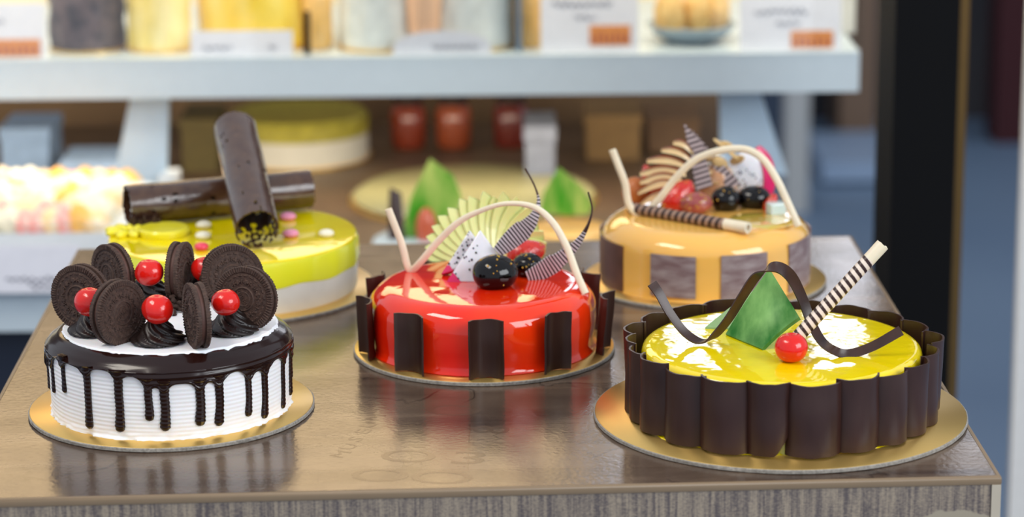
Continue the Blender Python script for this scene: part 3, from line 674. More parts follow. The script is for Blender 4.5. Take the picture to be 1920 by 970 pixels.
for (da, dz, rr) in D:
    z0 = trz(da) + .002; path = []; dz = max(dz, ZB + .003)
    K = max(20, int((z0 - dz) / .0007))
    for i in range(K + 1):
        u = i / K; z = z0 * (1 - u) + dz * u
        path.append((C1.x + (R1 + .0001 - .0010 * (1 - (z - ZB) / .05)) * math.sin(da + .01 * nz(z * 60, da)), C1.y - (R1 + .0001 - .0010 * (1 - (z - ZB) / .05)) * math.cos(da + .01 * nz(z * 60, da)), z))
    def rad(t, rr=rr, K=K, z0=z0, dz=dz):
        L_ = (z0 - dz); e_ = (1 - t) * L_
        end = math.sqrt(max(0, 1 - (max(0, rr * 1.1 - e_) / (rr * 1.1)) ** 2)) if e_ < rr * 1.1 else 1
        top = 1 + .9 * math.exp(-t * L_ / .003)
        return rr * max(.05, end) * top * (1 + .16 * math.exp(-((e_ - rr * 1.5) / (rr * 1.6)) ** 2)) * (1 + .07 * math.sin((z0 + (dz - z0) * t - ZB) / (.952 - ZB) * 2 * PI * 17))
    obj('ganache_drip', MB().tube(path, rad, 14, sx=.62 if True else 1, sy=1, up=(math.sin(da), -math.cos(da), 0)), M_ganache, k1, sharp=75)
fn = lambda rr, z, a: (rr + (.0012 * nz(math.cos(a) * 9, math.sin(a) * 9) + .0008 * nz(math.cos(a) * 30, math.sin(a) * 30) if rr > .07 else 0), z)
Cd = Vector((-.2385, 1.7546))
obj('cream_disc', MB().lathe([(.0738, zr), (.0752, zr + .002), (.0746, zt1 - .001), (.0735, zt1), (.05, zt1 + .0002)], 200, (Cd.x, Cd.y, 0), fn), M_cream, k1)

def rosette_mb(c, r, h, seed=0, turn=1.9):
    rows = []; n = 160; k = 26
    for i in range(k + 1):
        u = i / k
        rr = r * (1 - u) ** .55 * (.80 + .35 * math.sin(min(1, u * 2.2) * PI * .9)) + .0004; z = h * (u ** 1.1)
        row = []
        for j in range(n):
            t = 2 * PI * j / n
            w_ = abs(math.sin(4.5 * (t + turn * u ** .8 * 1.6 + seed))); q = rr * (.84 + .2 * w_ ** .7)
            row.append((c[0] + q * math.cos(t), c[1] + q * math.sin(t), c[2] + z))
        rows.append(row)
    return MB().grid(rows, close=True)
ros = [(297, 641), (435, 622), (176, 624), (279, 553), (386, 556), (335, 600)]
RP = []
for i, (px, py) in enumerate(ros[:5]):
    p = onz(px, py, zt1); RP.append(p)
    obj('rosette', rosette_mb((p.x, p.y, zt1 - .0005), .0185 if i < 2 else .017, .0185, i * 1.3), M_frost, k1, sharp=180)
cr = MB(); random.seed(5)
for i in range(240):
    a = random.uniform(0, 2 * PI); r = .022 * math.sqrt(random.random()); s_ = random.uniform(.0012, .0034); hgt = (1 - r / .022) * .010
    p = onz(325, 578, zt1)
    M = Matrix.Rotation(random.uniform(0, 3), 3, (random.random(), random.random(), 1))
    cr.ell((p.x + r * math.cos(a), p.y + r * math.sin(a), zt1 + .001 + random.uniform(0, 1) * hgt), (s_, s_ * .8, s_ * .6), 6, 4, M)
o = obj('chocolate_crumbs', cr, M_crumb, k1); o['kind'] = 'stuff'

# cookies
def wafer_mb():
    n = 288; rows = []; Rc = .0225
    rad_ = [0, .02, .05, .08, .1, .13, .16, .19, .215, .225, .24, .27, .30, .33, .345, .36, .39, .42, .44, .46, .48, .5, .52, .54, .56, .58, .6, .62, .64, .66, .68, .70, .72, .735, .75, .765, .78, .80, .81, .83, .85, .87, .9, .93, .96, .985, 1.0]
    for q in rad_:
        row = []
        for j in range(n):
            t = 2 * PI * j / n; h = .0031
            if q > .82: h += .0006 * (1 if math.cos(72 * t) > 0 else 0) * min(1, (q - .82) / .03)
            if .765 < q < .815: h -= .0004
            if .70 < q < .745 and math.sin(24 * t) > -.3: h += .0006
            if .38 < q < .69:                                # ring of small four-petal florets
                m_ = 12; ph = (t * m_ / (2 * PI)) % 1 - .5; x_ = ph * 2 * PI * .535 / m_ * 2.2; y_ = (q - .535) * 2.2 * 1.6
                rr = math.hypot(x_, y_); an = math.atan2(y_, x_)
                if rr < .25 * (.45 + .55 * abs(math.cos(2 * an))): h += .0008
                elif abs(ph) > .44 and abs(q - .535) < .07: h += .0007
            if .335 < q < .362: h += .0007
            if .21 < q < .23 : h += .0003
            r = Rc * q
            if q == 1.0: r *= 1 + .012 * (1 if math.cos(72 * t) > 0 else 0); h -= .0008
            row.append((r * math.cos(t), -h, r * math.sin(t)))
        rows.append(row)
    row = [(Rc * .995 * math.cos(2 * PI * j / n), -.0002, Rc * .995 * math.sin(2 * PI * j / n)) for j in range(n)]; rows.append(row)
    rows.append([(x * .9, 0, z * .9) for x, y, z in row])
    mb = MB(); mb.grid(rows, close=True)
    b0 = len(mb.v) - n; mb.f.append(tuple(b0 + j for j in range(n))[::-1]); mb.m.append(0)
    text_mb(mb, 'OREO', .0052, .00035, Matrix.Translation((0, -.0031, 0)) @ Matrix.Rotation(PI / 2, 4, 'X'))
    return mb
wf = wafer_mb()
wf2 = MB(); wf2.v = [Vector((-p.x, -p.y, p.z)) for p in wf.v]; wf2.f = list(wf.f); wf2.m = list(wf.m); wf2.uv = list(wf.uv)
for mb, dy in ((wf, -.0014), (wf2, .0014)):
    for p in mb.v: p.y += dy
ck = thing('sandwich_cookie', '', 'cookie', (0, 0, 0), 'dark sandwich cookies standing on the drip cake')
OFF[ck.name] = (0, 0, 0)
obj('wafer', wf, M_cookie, ck, sharp=30); obj('wafer', wf2, M_cookie, ck, sharp=30)
rows = [[(r * math.cos(2 * PI * j / 64), y, r * math.sin(2 * PI * j / 64)) for j in range(64)] for r, y in ((.001, -.0014), (.0205, -.0014), (.0208, 0), (.0205, .0014), (.001, .0014))]
obj('cream_filling', MB().grid(rows, close=True), M_filling, ck)
cookies = [  # centre px, Y depth, azimuth (+ faces right), lean sideways, lean back, spin, label
    (152, 556, .026, -28, 10, 4, 20, 'dark cookie half hidden behind a cherry at the outer side of the cake, facing front'),
    (222, 586, -.052, 52, -7, 3, -30, 'dark cookie standing at the cake front edge between two cherries, showing its embossed face'),
    (212, 512, .055, -50, 14, 0, 60, 'small looking dark cookie tucked behind the two front facing ones, seen obliquely'),
    (337, 503, .065, 80, 0, 0, 10, 'dark cookie seen nearly edge on, standing at the back of the cake'),
    (434, 517, .045, 17, 8, 6, -10, 'dark cookie behind another, its upper half showing above, next to the yellow cake'),
    (461, 560, .0, -24, 14, 8, 40, 'large dark cookie leaning outward beside the cherry nearest the red cake'),
    (369, 592, -.052, -70, 0, 0, 0, 'dark cookie seen nearly edge on at the cake front edge, beside a cherry'),
]
for i, (px, py, dy, az, side, back, spin, lab) in enumerate(cookies):
    c = ck if i == 0 else copy_tree(ck)
    p = at(px, py, C1.y + dy)
    # set the height so that the rim sinks 1.5 mm into the cream, keep the pixel
    for _ in range(8):
        zc = zt1 - .0015 + .0225 * math.cos(math.radians(side))
        y_ = p.y + (zc - p.z) / math.tan(math.radians(-15.5)) * .8; y_ = max(C1.y - .06, min(C1.y + .06, y_))
        p = at(px, py, y_)
    c.matrix_world = Matrix.Translation((p.x, p.y, zc)) @ Matrix.Rotation(math.radians(az), 4, 'Z') @ Matrix.Rotation(math.radians(side), 4, 'Y') @ Matrix.Rotation(math.radians(-back), 4, 'X') @ Matrix.Rotation(math.radians(spin), 4, 'Y')
    c['label'] = lab

def cherry(p, r, label, seed, grp, stem=False):
    def f(q):
        q = Vector(q); s_ = 1 + .05 * nz(q.x * 90 + seed, q.y * 90, q.z * 90); d_ = math.hypot(q.x, q.y) / r
        if q.z > 0: q.z -= r * .18 * math.exp(-(d_ / .25) ** 2)
        return q * s_
    return tag(obj('cherry', MB().ell(p, (r, r, r * .93), 40, 28, fn=f), M_cherry, origin=(p[0], p[1], p[2] - r)), label, 'cherry', grp)
G = 'glazed cherries on the drip cake'
for i, (px, py, r, ri, lab) in enumerate(((295, 580, .0108, 0, 'bright red cherry on the front swirl between the two front cookies'), (423, 567, .0098, 1, 'bright red cherry on a swirl before the large outward leaning cookie'),
        (169, 566, .0108, 2, 'bright red cherry partly hidden by the embossed front cookie'), (280, 511, .0104, 3, 'deep red cherry at the back, between the small tucked cookie and the edge on one'), (384, 505, .0098, 4, 'red cherry at the back showing only a sliver beside a cookie'))):
    z = zt1 + .0185 + r * .62
    p = onz(px, py, z)
    cherry((p.x, p.y, z), r, lab, i * 3.1, G)

# ======== 2. yellow cake with two chocolate tubes
k2 = thing('lemon_glaze_cake', 'yellow glazed cake with a white lower side, lying under two chocolate tubes', 'cake', (C2.x, C2.y, ZB))
zl = .9275; zT = .9475; c2 = (C2.x, C2.y, 0)
obj('cake_body', MB().lathe([(.1000, ZB), (.1008, ZB + .003), (.1012, zl), (.09, zl + .001)], 128, c2), M_wht_side, k2)
obj('glaze_band', MB().lathe([(.1008, zl - .003), (.1022, zl - .002), (.1028, zl + .002), (.1022, zT - .006), (.1014, zT - .002)], 160, c2, lambda r, z, a: (r + .0006 * nz(math.cos(a) * 6, math.sin(a) * 6), z + (.0025 * nz(math.cos(a) * 3, math.sin(a) * 3, 4) if z < zl + .001 else 0)), cap=False), M_yel2b, k2)
obj('glaze_top', MB().lathe([(.1014, zT - .002), (.1002, zT - .0003), (.0975, zT), (.05, zT), (.001, zT)], 160, c2), M_yel2, k2)
M_tube = mat('brown_chocolate_tube', (66, 40, 28), rough=.25, coat=.6, coat_rough=.10, var=.5, var_rgb=(96, 68, 46), vscale=120, bump=.0002, bscale=160)
def lattice_tube(A, B, r, label, seed, name='chocolate_tube', rows_=3, few=70):
    A, B = Vector(A), Vector(B); d = (B - A).normalized(); u = d.cross(Vector((0, 0, 1))).normalized(); v_ = u.cross(d)
    Lr = (B - A).length; nL = 110; nA = 88; rng = random.Random(seed); holes = []
    for _ in range(few):
        a_ = rng.uniform(0, 2 * PI); low = math.sin(a_) < -.35
        if not low and rng.random() < .45: continue
        big = low
        holes.append((rng.uniform(.0, 1) if not low else rng.random() ** 1.6, a_, rng.uniform(.0012, .0026) * (1.3 if big else .62), rng.uniform(.0016, .005) * (1.15 if big else .8)))
    for q_ in range(rows_):
        for k_ in range(11):
            holes.append((.022 + q_ * .052 + (k_ % 2) * .02, PI + (k_ + .5) / 11 * PI + .1 * rng.random(), .0021, .0034))
    keep = []
    for i in range(nL):
        for j in range(nA):
            s_ = (i + .5) / nL; a_ = (j + .5) / nA * 2 * PI; cut = False
            for (hs, ha, ra, rs) in holes:
                da = abs((a_ - ha + PI) % (2 * PI) - PI) * r; ds = abs(s_ - hs) * Lr
                if (da / ra) ** 2 + (ds / rs) ** 2 < 1: cut = True; break
            if not cut: keep.append((i, j))
    rng2 = random.Random(seed + 1); V = []; F = []
    th = .0013
    for k_, rr0 in enumerate((r, r - th)):
        for i in range(nL + 1):
            for j in range(nA):
                a_ = j / nA * 2 * PI; jag = 0
                if i in (0, nL): jag = (.0016 if i == 0 else -.0016) * nz(math.cos(a_) * 6, math.sin(a_) * 6, seed)
                rr = rr0 + .0004 * nz(math.cos(a_) * 2, math.sin(a_) * 2, i * .06 + seed)
                V.append(A + d * (Lr * i / nL + jag) + u * (rr * math.cos(a_)) + v_ * (rr * math.sin(a_)))
    O = (nL + 1) * nA; ks = set(keep)
    def id_(i, j, k_): return k_ * O + i * nA + (j % nA)
    for (i, j) in keep:
        F.append((id_(i, j, 0), id_(i, j + 1, 0), id_(i + 1, j + 1, 0), id_(i + 1, j, 0)))
        F.append((id_(i, j, 1), id_(i + 1, j, 1), id_(i + 1, j + 1, 1), id_(i, j + 1, 1)))
        for (ni, nj, e1, e2) in ((i, (j - 1) % nA, (i, j), (i + 1, j)), (i, (j + 1) % nA, (i + 1, j + 1), (i, j + 1)), (i - 1, j, (i, j + 1), (i, j)), (i + 1, j, (i + 1, j), (i + 1, j + 1))):
            if (ni, nj) not in ks: F.append((id_(*e1, 0), id_(*e2, 0), id_(*e2, 1), id_(*e1, 1)))
    t = tag(obj(name, MB().add(V, F), M_tube, origin=A), label, 'chocolate decoration'); return t
rT = .0165
A = onz(244, 418, zT); A.z = zT + rT + .001; A = at(241, 384, A.y + .0); A.z = zT + rT + .0015
B = at(588, 354, C2.y + .03); B.z = zT + rT + .0015
pa = at(241, 384, 2.0)
def atz(px, py, z): return onz(px, py, z)
A = atz(238, 385, zT + rT + .001); B = atz(580, 354, zT + rT + .001)
lattice_tube(A, B, rT, 'dark chocolate tube lying across the yellow cake, underneath the other', 11, rows_=0, few=34)
rU = .0178
A2 = atz(482, 430, zT + rU * .93 + .001); L2 = .15
best = None
for e_ in range(10, 60):
    for az in range(-25, 26):
        dd = Vector((math.sin(math.radians(az)) * math.cos(math.radians(e_)), math.cos(math.radians(az)) * math.cos(math.radians(e_)), math.sin(math.radians(e_))))
        Bq = A2 + dd * L2; q = Bq - CAM
        x = 960 + FPX * q.dot(_R) / q.dot(_fw); y = 485 - FPX * q.dot(_U) / q.dot(_fw)
        er = (x - 441) ** 2 + (y - 240) ** 2
        if best is None or er < best[0]: best = (er, Bq, e_, az)
lattice_tube(A2, best[1], rU, 'chocolate lattice tube propped up across the lying one, open end to the front', 23)
# petals, slab, crumbs and candies
M_petal = mat('yellow_jelly', (240, 226, 30), rough=.25, coat=.5, var=.4, var_rgb=(250, 240, 90))
pt = thing('jelly_flower', 'yellow jelly flower lying on the yellow cake under a tube end', 'cake decoration', tuple(onz(240, 440, zT)))
for i in range(9):
    a_ = 2 * PI * i / 9 + .2; c = onz(243, 437, zT); r_ = .0125
    M = Matrix.Rotation(a_, 3, 'Z')
    obj('petal', MB().ell((c.x + r_ * math.cos(a_), c.y + r_ * math.sin(a_), zT + .002), (.0085, .0042, .0035), 16, 10, M), M_petal, pt)
p = onz(308, 440, zT); M = Matrix.Translation((p.x, p.y, zT)) @ Matrix.Rotation(.15, 4, 'Z')
mb = MB(); mb.lathe([(.0195, 0), (.0205, .002), (.0205, .005), (.019, .0065)], 48, (p.x, p.y, zT)); tag(obj('jelly_disc', mb, M_petal, origin=(p.x, p.y, zT)), 'flat yellow jelly disc on the yellow cake beside the jelly flower', 'cake decoration')
p = onz(272, 430, zT); mb = MB()
for i in range(9):
    mb.box((p.x - .012 + i * .0028, p.y - .004 - .002 * (i % 2), zT), (p.x - .0098 + i * .0028, p.y + .004, zT + .010 + .002 * math.sin(i * 2)))
mb.box((p.x - .012, p.y - .001, zT + .003), (p.x + .013, p.y + .006, zT + .009))
tag(obj('chocolate_comb', mb, M_choc, origin=(p.x, p.y, zT)), 'small ridged piece of chocolate wedged under the lying tube', 'chocolate decoration')
M_pink = mat('pink_candy', (232, 60, 90), rough=.3, coat=.3); M_ltpink = mat('light_pink_candy', (242, 150, 180), rough=.35); M_wcandy = mat('white_candy', (244, 238, 214), rough=.35)
for px, py, r, mt, lab in ((378, 469, .0058, M_pink, 'hot pink oval candy just behind the cookies'), (381, 448, .0065, M_wcandy, 'white candy piece nearest the hot pink one'), (382, 428, .0065, M_wcandy, 'pale candy piece close to the lying tube'),
        (540, 412, .007, M_ltpink, 'light pink candy under the far side of the propped tube'), (545, 444, .0068, M_ltpink, 'light pink candy beside the open end of the propped tube'), (612, 444, .0065, M_wcandy, 'white candy nearest the rim of the yellow cake')):
    p = onz(px, py, zT); tag(obj('candy', MB().ell((p.x, p.y, zT + .0028), (r, r, .0034), 24, 12), mt, origin=(p.x, p.y, zT)), lab, 'candy')

# ======== 3. red mirror glaze cake
k3 = thing('red_glaze_cake', 'glossy red glazed cake with upright curved chocolate pieces around it', 'cake', (C3.x, C3.y, ZB))
c3 = (C3.x - .0012, C3.y, 0); zR = .9525
prof = [(.0845, ZB), (.0862, ZB + .001), (.0845, ZB + .0035), (.0840, .91), (.0850, .918), (.0855, .926), (.0852, .934)]
for i in range(1, 13):
    a_ = PI / 2 * i / 12; prof.append((.0672 + .018 * math.cos(a_), .934 + (zR - .934) * math.sin(a_)))
for r_ in (.05, .03, .01, .0005): prof.append((r_, zR + .0005))
obj('cake_body', MB().lathe(prof, 200, c3, lambda r, z, a: (r + .0006 * nz(math.cos(a) * 3, math.sin(a) * 3, z * 40), z + (.0004 * nz(r * math.cos(a) * 40, r * math.sin(a) * 40) if r < .065 else 0)), cap=False), M_red, k3)
def curl_panel(c, r, phi, w_, z0, z1, cr, concave, tilt=0, seed=0, th=.0014, notch=None):
    """upright piece of a cylinder wall of radius cr, width w_; concave: hollow side outward"""
    rows = []; nA = 14; nZ = 12; half = math.asin(min(.98, w_ / 2 / cr))
    ex = Vector((math.sin(phi), -math.cos(phi), 0)); tx = Vector((math.cos(phi), math.sin(phi), 0))
    def pt(i, j, side):
        u = j / nA * 2 - 1; a_ = u * half; q = i / nZ
        rad_ = cr + side * th / 2 * (-1 if concave else 1)
        lat = rad_ * math.sin(a_); dep = cr * math.cos(half) if False else 0
        out = (cr - rad_ * math.cos(a_)) if concave else (rad_ * math.cos(a_) - cr * math.cos(half))
        zz0 = z0 + .0006 * nz(u * 3, seed); zz1 = z1 + .0008 * nz(u * 2 + 5, seed)
        if notch and u > notch[0]: zz0 += notch[1] * (u - notch[0]) / (1 - notch[0]) * (1 + .3 * nz(u * 9))
        z = zz0 + (zz1 - zz0) * q
        lat += .0006 * nz(q * 2, seed, 3); out += tilt * (z - z0) + .0005 * nz(q * 2.5, seed, 9)
        p = Vector((c[0], c[1], 0)) + ex * (r + out) + tx * lat; return (p.x, p.y, z)
    for i in range(nZ + 1):
        rows.append([pt(i, j, 1) for j in range(nA + 1)] + [pt(i, j, -1) for j in range(nA, -1, -1)])
    mb = MB(); mb.grid(rows, close=True); n_ = 2 * (nA + 1); b0 = nZ * n_
    for j in range(nA):
        mb.f.append((b0 + j, b0 + j + 1, b0 + n_ - 2 - j, b0 + n_ - 1 - j)); mb.m.append(0)
        mb.f.append((j + 1, j, n_ - 1 - j, n_ - 2 - j)); mb.m.append(0)
    return mb
for i, (ph, tl, w_) in enumerate(((1.5, .02, .0245), (-35, .0, .0255), (36, .02, .0235), (-71, .03, .026), (76, .09, .026), (-118, .05, .025), (120, .05, .025), (-158, .05, .025), (160, .05, .025))):
    obj('chocolate_panel', curl_panel(C3, .0868, math.radians(ph), w_, ZB + .0005, .9475, .0150, True, tl, i * 3.7), M_panel, k3, sharp=50)

def tip_path(px, Y0, Y1, n=48):
    P = [at(x, y, Y0 + (Y1 - Y0) * i / (len(px) - 1)) for i, (x, y) in enumerate(px)]
    return spline(P, n)
# white chocolate strand
v0 = onz(770, 508, zR + .001); v1 = onz(1098, 552, .949)
pts = [(728, 392), (742, 428), (754, 460), (764, 498), (772, 507), (790, 490), (822, 452), (862, 415), (905, 394), (950, 382), (1000, 388), (1035, 416), (1062, 462), (1082, 515), (1098, 551)]
P = []
for i, (x, y) in enumerate(pts):
    Yq = v0.y + (0 if i <= 4 else (v1.y - v0.y) * (i - 4) / (len(pts) - 5)); P.append(at(x, y, Yq))
tag(obj('white_chocolate_strand', MB().tube(spline(P, 110), lambda t: .0028 * (1 - .35 * math.exp(-((t - .62) / .12) ** 2)), 12, sx=.6, sy=1), M_white_choc, origin=v0), 'thin white chocolate strand arching over the fruit on the red cake', 'chocolate decoration')
# apple fan
tips = [(803, 485), (800, 466), (802, 446), (812, 427), (823, 408), (841, 393), (862, 376), (880, 371), (906, 362), (925, 372), (943, 363), (968, 373), (990, 391), (1003, 412), (1016, 436), (1022, 458)]
bx, by = 925, 505
Yf = onz(900, 478, zR).y + .004
for i, (x, y) in enumerate(tips):
    tw = i / (len(tips) - 1)
    base = at(bx + (tw - .5) * 60, by - 8 * math.sin(tw * PI), Yf - .010 + .004 * tw); tip = at(x, y, Yf + .012 * math.sin(tw * PI) - i * .0008); tip = tip + (tip - base).normalized() * .0015
    base.z = max(base.z, zR - .001)
    ax = (tip - base); ln = ax.length; ax.normalize(); nn = Vector((.25 * (tw - .5) * 2, -1, .35)).normalized(); sd = ax.cross(nn).normalized(); nn = sd.cross(ax); Mr = Matrix.Rotation(math.radians(13), 3, ax); sd = Mr @ sd; nn = Mr @ nn
    rows = []; K = 16; th = .0011
    fl = MB(); sk = MB(); W0 = .0150
    prof_ = []
    for k in range(K + 1):
        u = k / K; ww = W0 * (math.sin(PI * min(1, u * .86 + .14) ) ** .75) if k < K else 0
        cen = base + ax * (ln * u) + nn * (-.004 * math.sin(u * PI)); prof_.append((cen, ww))
    def ring(cen, ww, q0, q1): return [cen + sd * (ww * q0) - nn * th, cen + sd * (ww * q1) - nn * th, cen + sd * (ww * q1) + nn * th, cen + sd * (ww * q0) + nn * th]
    fl.grid([ring(c, w_, -.45, .94) for c, w_ in prof_], close=True); sk.grid([ring(c, w_, .94, 1.02) for c, w_ in prof_], close=True)
    t = thing('apple_slice', 'pale green apple slice fanned behind the dragon fruit on the red cake', 'apple slice', base, 'fanned green apple slices on the red cake')
    obj('flesh', fl, M_apple, t, sharp=60); obj('peel', sk, M_appleskin, t, sharp=60)
# dragon fruit wedges
def dragon(pp, Y, depth, label, pink, seed):
    P = [at(x, y, Y + dy) for (x, y, dy) in pp]; P_in = list(P); nn = (P[1] - P[0]).cross(P[2] - P[0]).normalized()
    if nn.y > 0: P = P[::-1]; nn = -nn
    t = thing('dragon_fruit_wedge', label, 'fruit', P[0] * 1.0)
    Bk = [p - nn * depth for p in P]; n_ = len(P)
    mb = MB(); mb.add(P + Bk, [tuple(range(n_)), tuple(range(n_, 2 * n_))[::-1]] + [((i + 1) % n_, i, n_ + i, n_ + (i + 1) % n_) for i in range(n_)])
    o = obj('flesh', mb, M_dragon, t)
    bv = o.modifiers.new('round', 'BEVEL'); bv.width = .0012; bv.segments = 3
    rng = random.Random(seed); cen = sum(P, Vector()) / n_
    for k in range(26):
        i = rng.randrange(n_); a_, b_ = rng.random(), rng.random()
        if a_ + b_ > 1: a_, b_ = 1 - a_, 1 - b_
        q = cen + (P[i] - cen) * a_ * .9 + (P[(i + 1) % n_] - cen) * b_ * .9 + nn * .0001
        s_ = rng.uniform(.00045, .0008); obj('seed', MB().ell(q, (s_, s_, s_ * 1.3), 8, 6), M_seed, t)
    for (i, j, f, hgt) in pink:
        A_, B_, Z_ = P_in[i], P_in[j], P_in[i - 1]; o_ = -nn * depth * .5; e_ = ((A_ - cen).normalized()) * .0006
        obj('pink_skin', MB().slab([p_ + o_ for p_ in (A_ + e_, A_ * (1 - f) + B_ * f + e_, A_ * (1 - f * .55) + (B_ + Z_) / 2 * f * .55, A_ * .8 + Z_ * .2 + e_)], depth + .0008), M_dskin, t)
    return t
Yd = onz(880, 528, zR).y
dragon([(838, 528, 0), (898, 530, -.002), (948, 497, .004), (900, 430, .012)], Yd - .002, .008, 'white dragon fruit wedge with pink skin corner, in front of its twin', [(0, 1, .5, .0042)], 3)
dragon([(828, 512, .008), (866, 500, .006), (896, 452, .016), (880, 430, .018)], Yd + .006, .006, 'white dragon fruit wedge peeking out behind the front one', [(0, 1, .6, .003)], 5)
def flecks(mb_t, cen, r, k, seed, dirn=Vector((0, -.6, .7))):
    rng = random.Random(seed); m_ = MB()
    for _ in range(k):
        d_ = (dirn + Vector((rng.gauss(0, .6), rng.gauss(0, .4), rng.gauss(0, .5)))).normalized(); s_ = rng.uniform(.0004, .0009)
        m_.ell((cen[0] + d_.x * r[0], cen[1] + d_.y * r[1], cen[2] + d_.z * r[2]), (s_, s_, s_), 6, 4)
    return m_
def blackfruit(px, py, r, zb, label, seed, grp=None, nfl=12):
    z = zb + r[2] * .78; p = onz(px, py, z)
    t = thing('black_cherry', label, 'fruit', (p.x, p.y, zb), grp)
    obj('fruit_body', MB().ell((p.x, p.y, z), r, 40, 28, fn=lambda q: q * (1 + .05 * nz(q.x * 70 + seed, q.y * 70, q.z * 70))), M_blackfruit, t)
    o = obj('gold_flecks', flecks(t, (p.x, p.y, z), [x * 1.0 for x in r], nfl, seed), M_fleck, t); o['kind'] = 'stuff'
    return p
blackfruit(928, 512, (.0172, .0158, .0140), zR, 'large glossy black cherry before the dragon fruit on the red cake', 1)
blackfruit(990, 498, (.0120, .0115, .0100), zR, 'smaller glossy black cherry behind the striped curl on the red cake', 4)
def strawb(px, py, z, r, L_, dirv, label, seed, name='strawberry', mt=None):
    p = onz(px, py, z); q = Vector(dirv).to_track_quat('Z', 'Y').to_matrix()
    f = lambda v: Vector((v.x * (1 - .35 * v.z / L_), v.y * (1 - .35 * v.z / L_), v.z)) * (1 + .03 * nz(v.x * 200, v.y * 200, v.z * 200))
    t = thing(name, label, 'fruit', (p.x, p.y, z - r))
    obj('fruit_body', MB().ell(p, (r, r, L_), 32, 20, q, fn=f), mt or M_straw, t)
    sd = MB(); rng = random.Random(seed)
    for _ in range(40):
        a_, b_ = rng.uniform(0, 6.28), rng.uniform(-1.2, 1.2); v = f(Vector((r * math.cos(b_) * math.cos(a_), r * math.cos(b_) * math.sin(a_), L_ * math.sin(b_)))); sd.ell(p + q @ v, (.0005, .0005, .0005), 6, 4)
    if mt is None: o = obj('seeds', sd, M_fleck, t); o['kind'] = 'stuff'
    return t
strawb(987, 476, zR + .012, .0115, .0155, (.9, .1, .3), 'cut red strawberry behind the black cherries on the red cake', 2)
p = onz(1018, 492, zR + .004)
def leafcurl(pts, Y0, Y1, wmax, wd, label, name='chocolate_curl', mt=None, wf_=None):
    P = [at(x, y, Y0 + (Y1 - Y0) * i / (len(pts) - 1)) for i, (x, y) in enumerate(pts)]
    wf_ = wf_ or (lambda t: wmax * max(.03, (math.sin(PI * (t * 1.5 + .12)) ** .7 if t < .3 else .9 * math.exp(-((t - .3) / .26) ** 1.5) * (1 - t) ** .25 + .0)))
    return tag(obj(name, MB().ribbon(spline(P, 60), wd, wf_, .0012), mt or M_leafst, origin=P[0]), label, 'chocolate decoration')
leafcurl([(932, 474), (962, 448), (990, 424), (1005, 400), (1010, 375), (1002, 348), (985, 316)], Yd + .002, Yd + .02, .0165, (.6, .25, -.7), 'striped chocolate curl with a dark upturned tip behind the white strand')
leafcurl([(988, 520), (1018, 508), (1052, 486), (1082, 457), (1102, 424), (1110, 392), (1103, 360)], onz(990, 528, zR).y, onz(990, 528, zR).y + .01, .0165, (.35, .35, -.9), 'striped chocolate curl sweeping out over the red cake rim, tip upturned')

# ======== 4. yellow cake fenced with chocolate curls
k4 = thing('yellow_glaze_cake', 'shiny yellow cake fenced all round with dark chocolate curls, nearest the counter corner', 'cake', (C4.x, C4.y, ZB))
c4 = (C4.x + .0005, C4.y, 0); zY = .9508
obj('cake_side', MB().lathe([(.0985, ZB), (.0975, ZB + .002), (.0965, .92), (.0962, zY - .006)], 160, c4, lambda r, z, a: (r + (.002 * nz(math.cos(a) * 8, math.sin(a) * 8) if z < ZB + .001 else 0), z), cap=False), M_yel_side, k4)
obj('glaze_puddle', MB().lathe([(.1008, ZB), (.1004, ZB + .0006), (.096, ZB + .0009)], 120, c4, lambda r, z, a: (r + .008 * nz(math.cos(a) * 2.5 + 3, math.sin(a) * 2.5) + .001 * nz(math.cos(a) * 12, math.sin(a) * 12), z)), M_yel, k4)
prof = [(.0962, zY - .0068), (.0961, zY - .0045), (.0950, zY - .0018), (.0930, zY - .0004), (.0900, zY), (.05, zY), (.0005, zY)]
obj('glaze_top', MB().lathe(prof, 200, c4), M_yel, k4)
bounds = [-2.9, 16.3, 33.3, 48.7, 64.5, 81, 99, 117, 135, 153, 171, 189, 207, 225, 243, 261, 275, 289.5, 306, 324, 342.3, 357.1]
for i in range(len(bounds) - 1):
    a0, a1 = bounds[i], bounds[i + 1]; ph = math.radians((a0 + a1) / 2); w_ = 2 * .1045 * math.sin(math.radians((a1 - a0) / 2)) * 1.04
    rng = random.Random(i); cr_ = max(w_ * .56, .0165)
    nt_ = (.35, .016) if 341 < a0 < 343 else None
    obj('chocolate_curl', curl_panel(C4, .0988 + rng.uniform(-.0006, .0010), ph, w_, ZB + .0004 + rng.uniform(0, .0015), .9535 + rng.uniform(-.0012, .0016) + (.0005 if abs(math.cos(ph)) < .5 else 0), cr_, False, rng.uniform(-.02, .04), i * 2.3, notch=nt_), M_panel, k4, sharp=50)
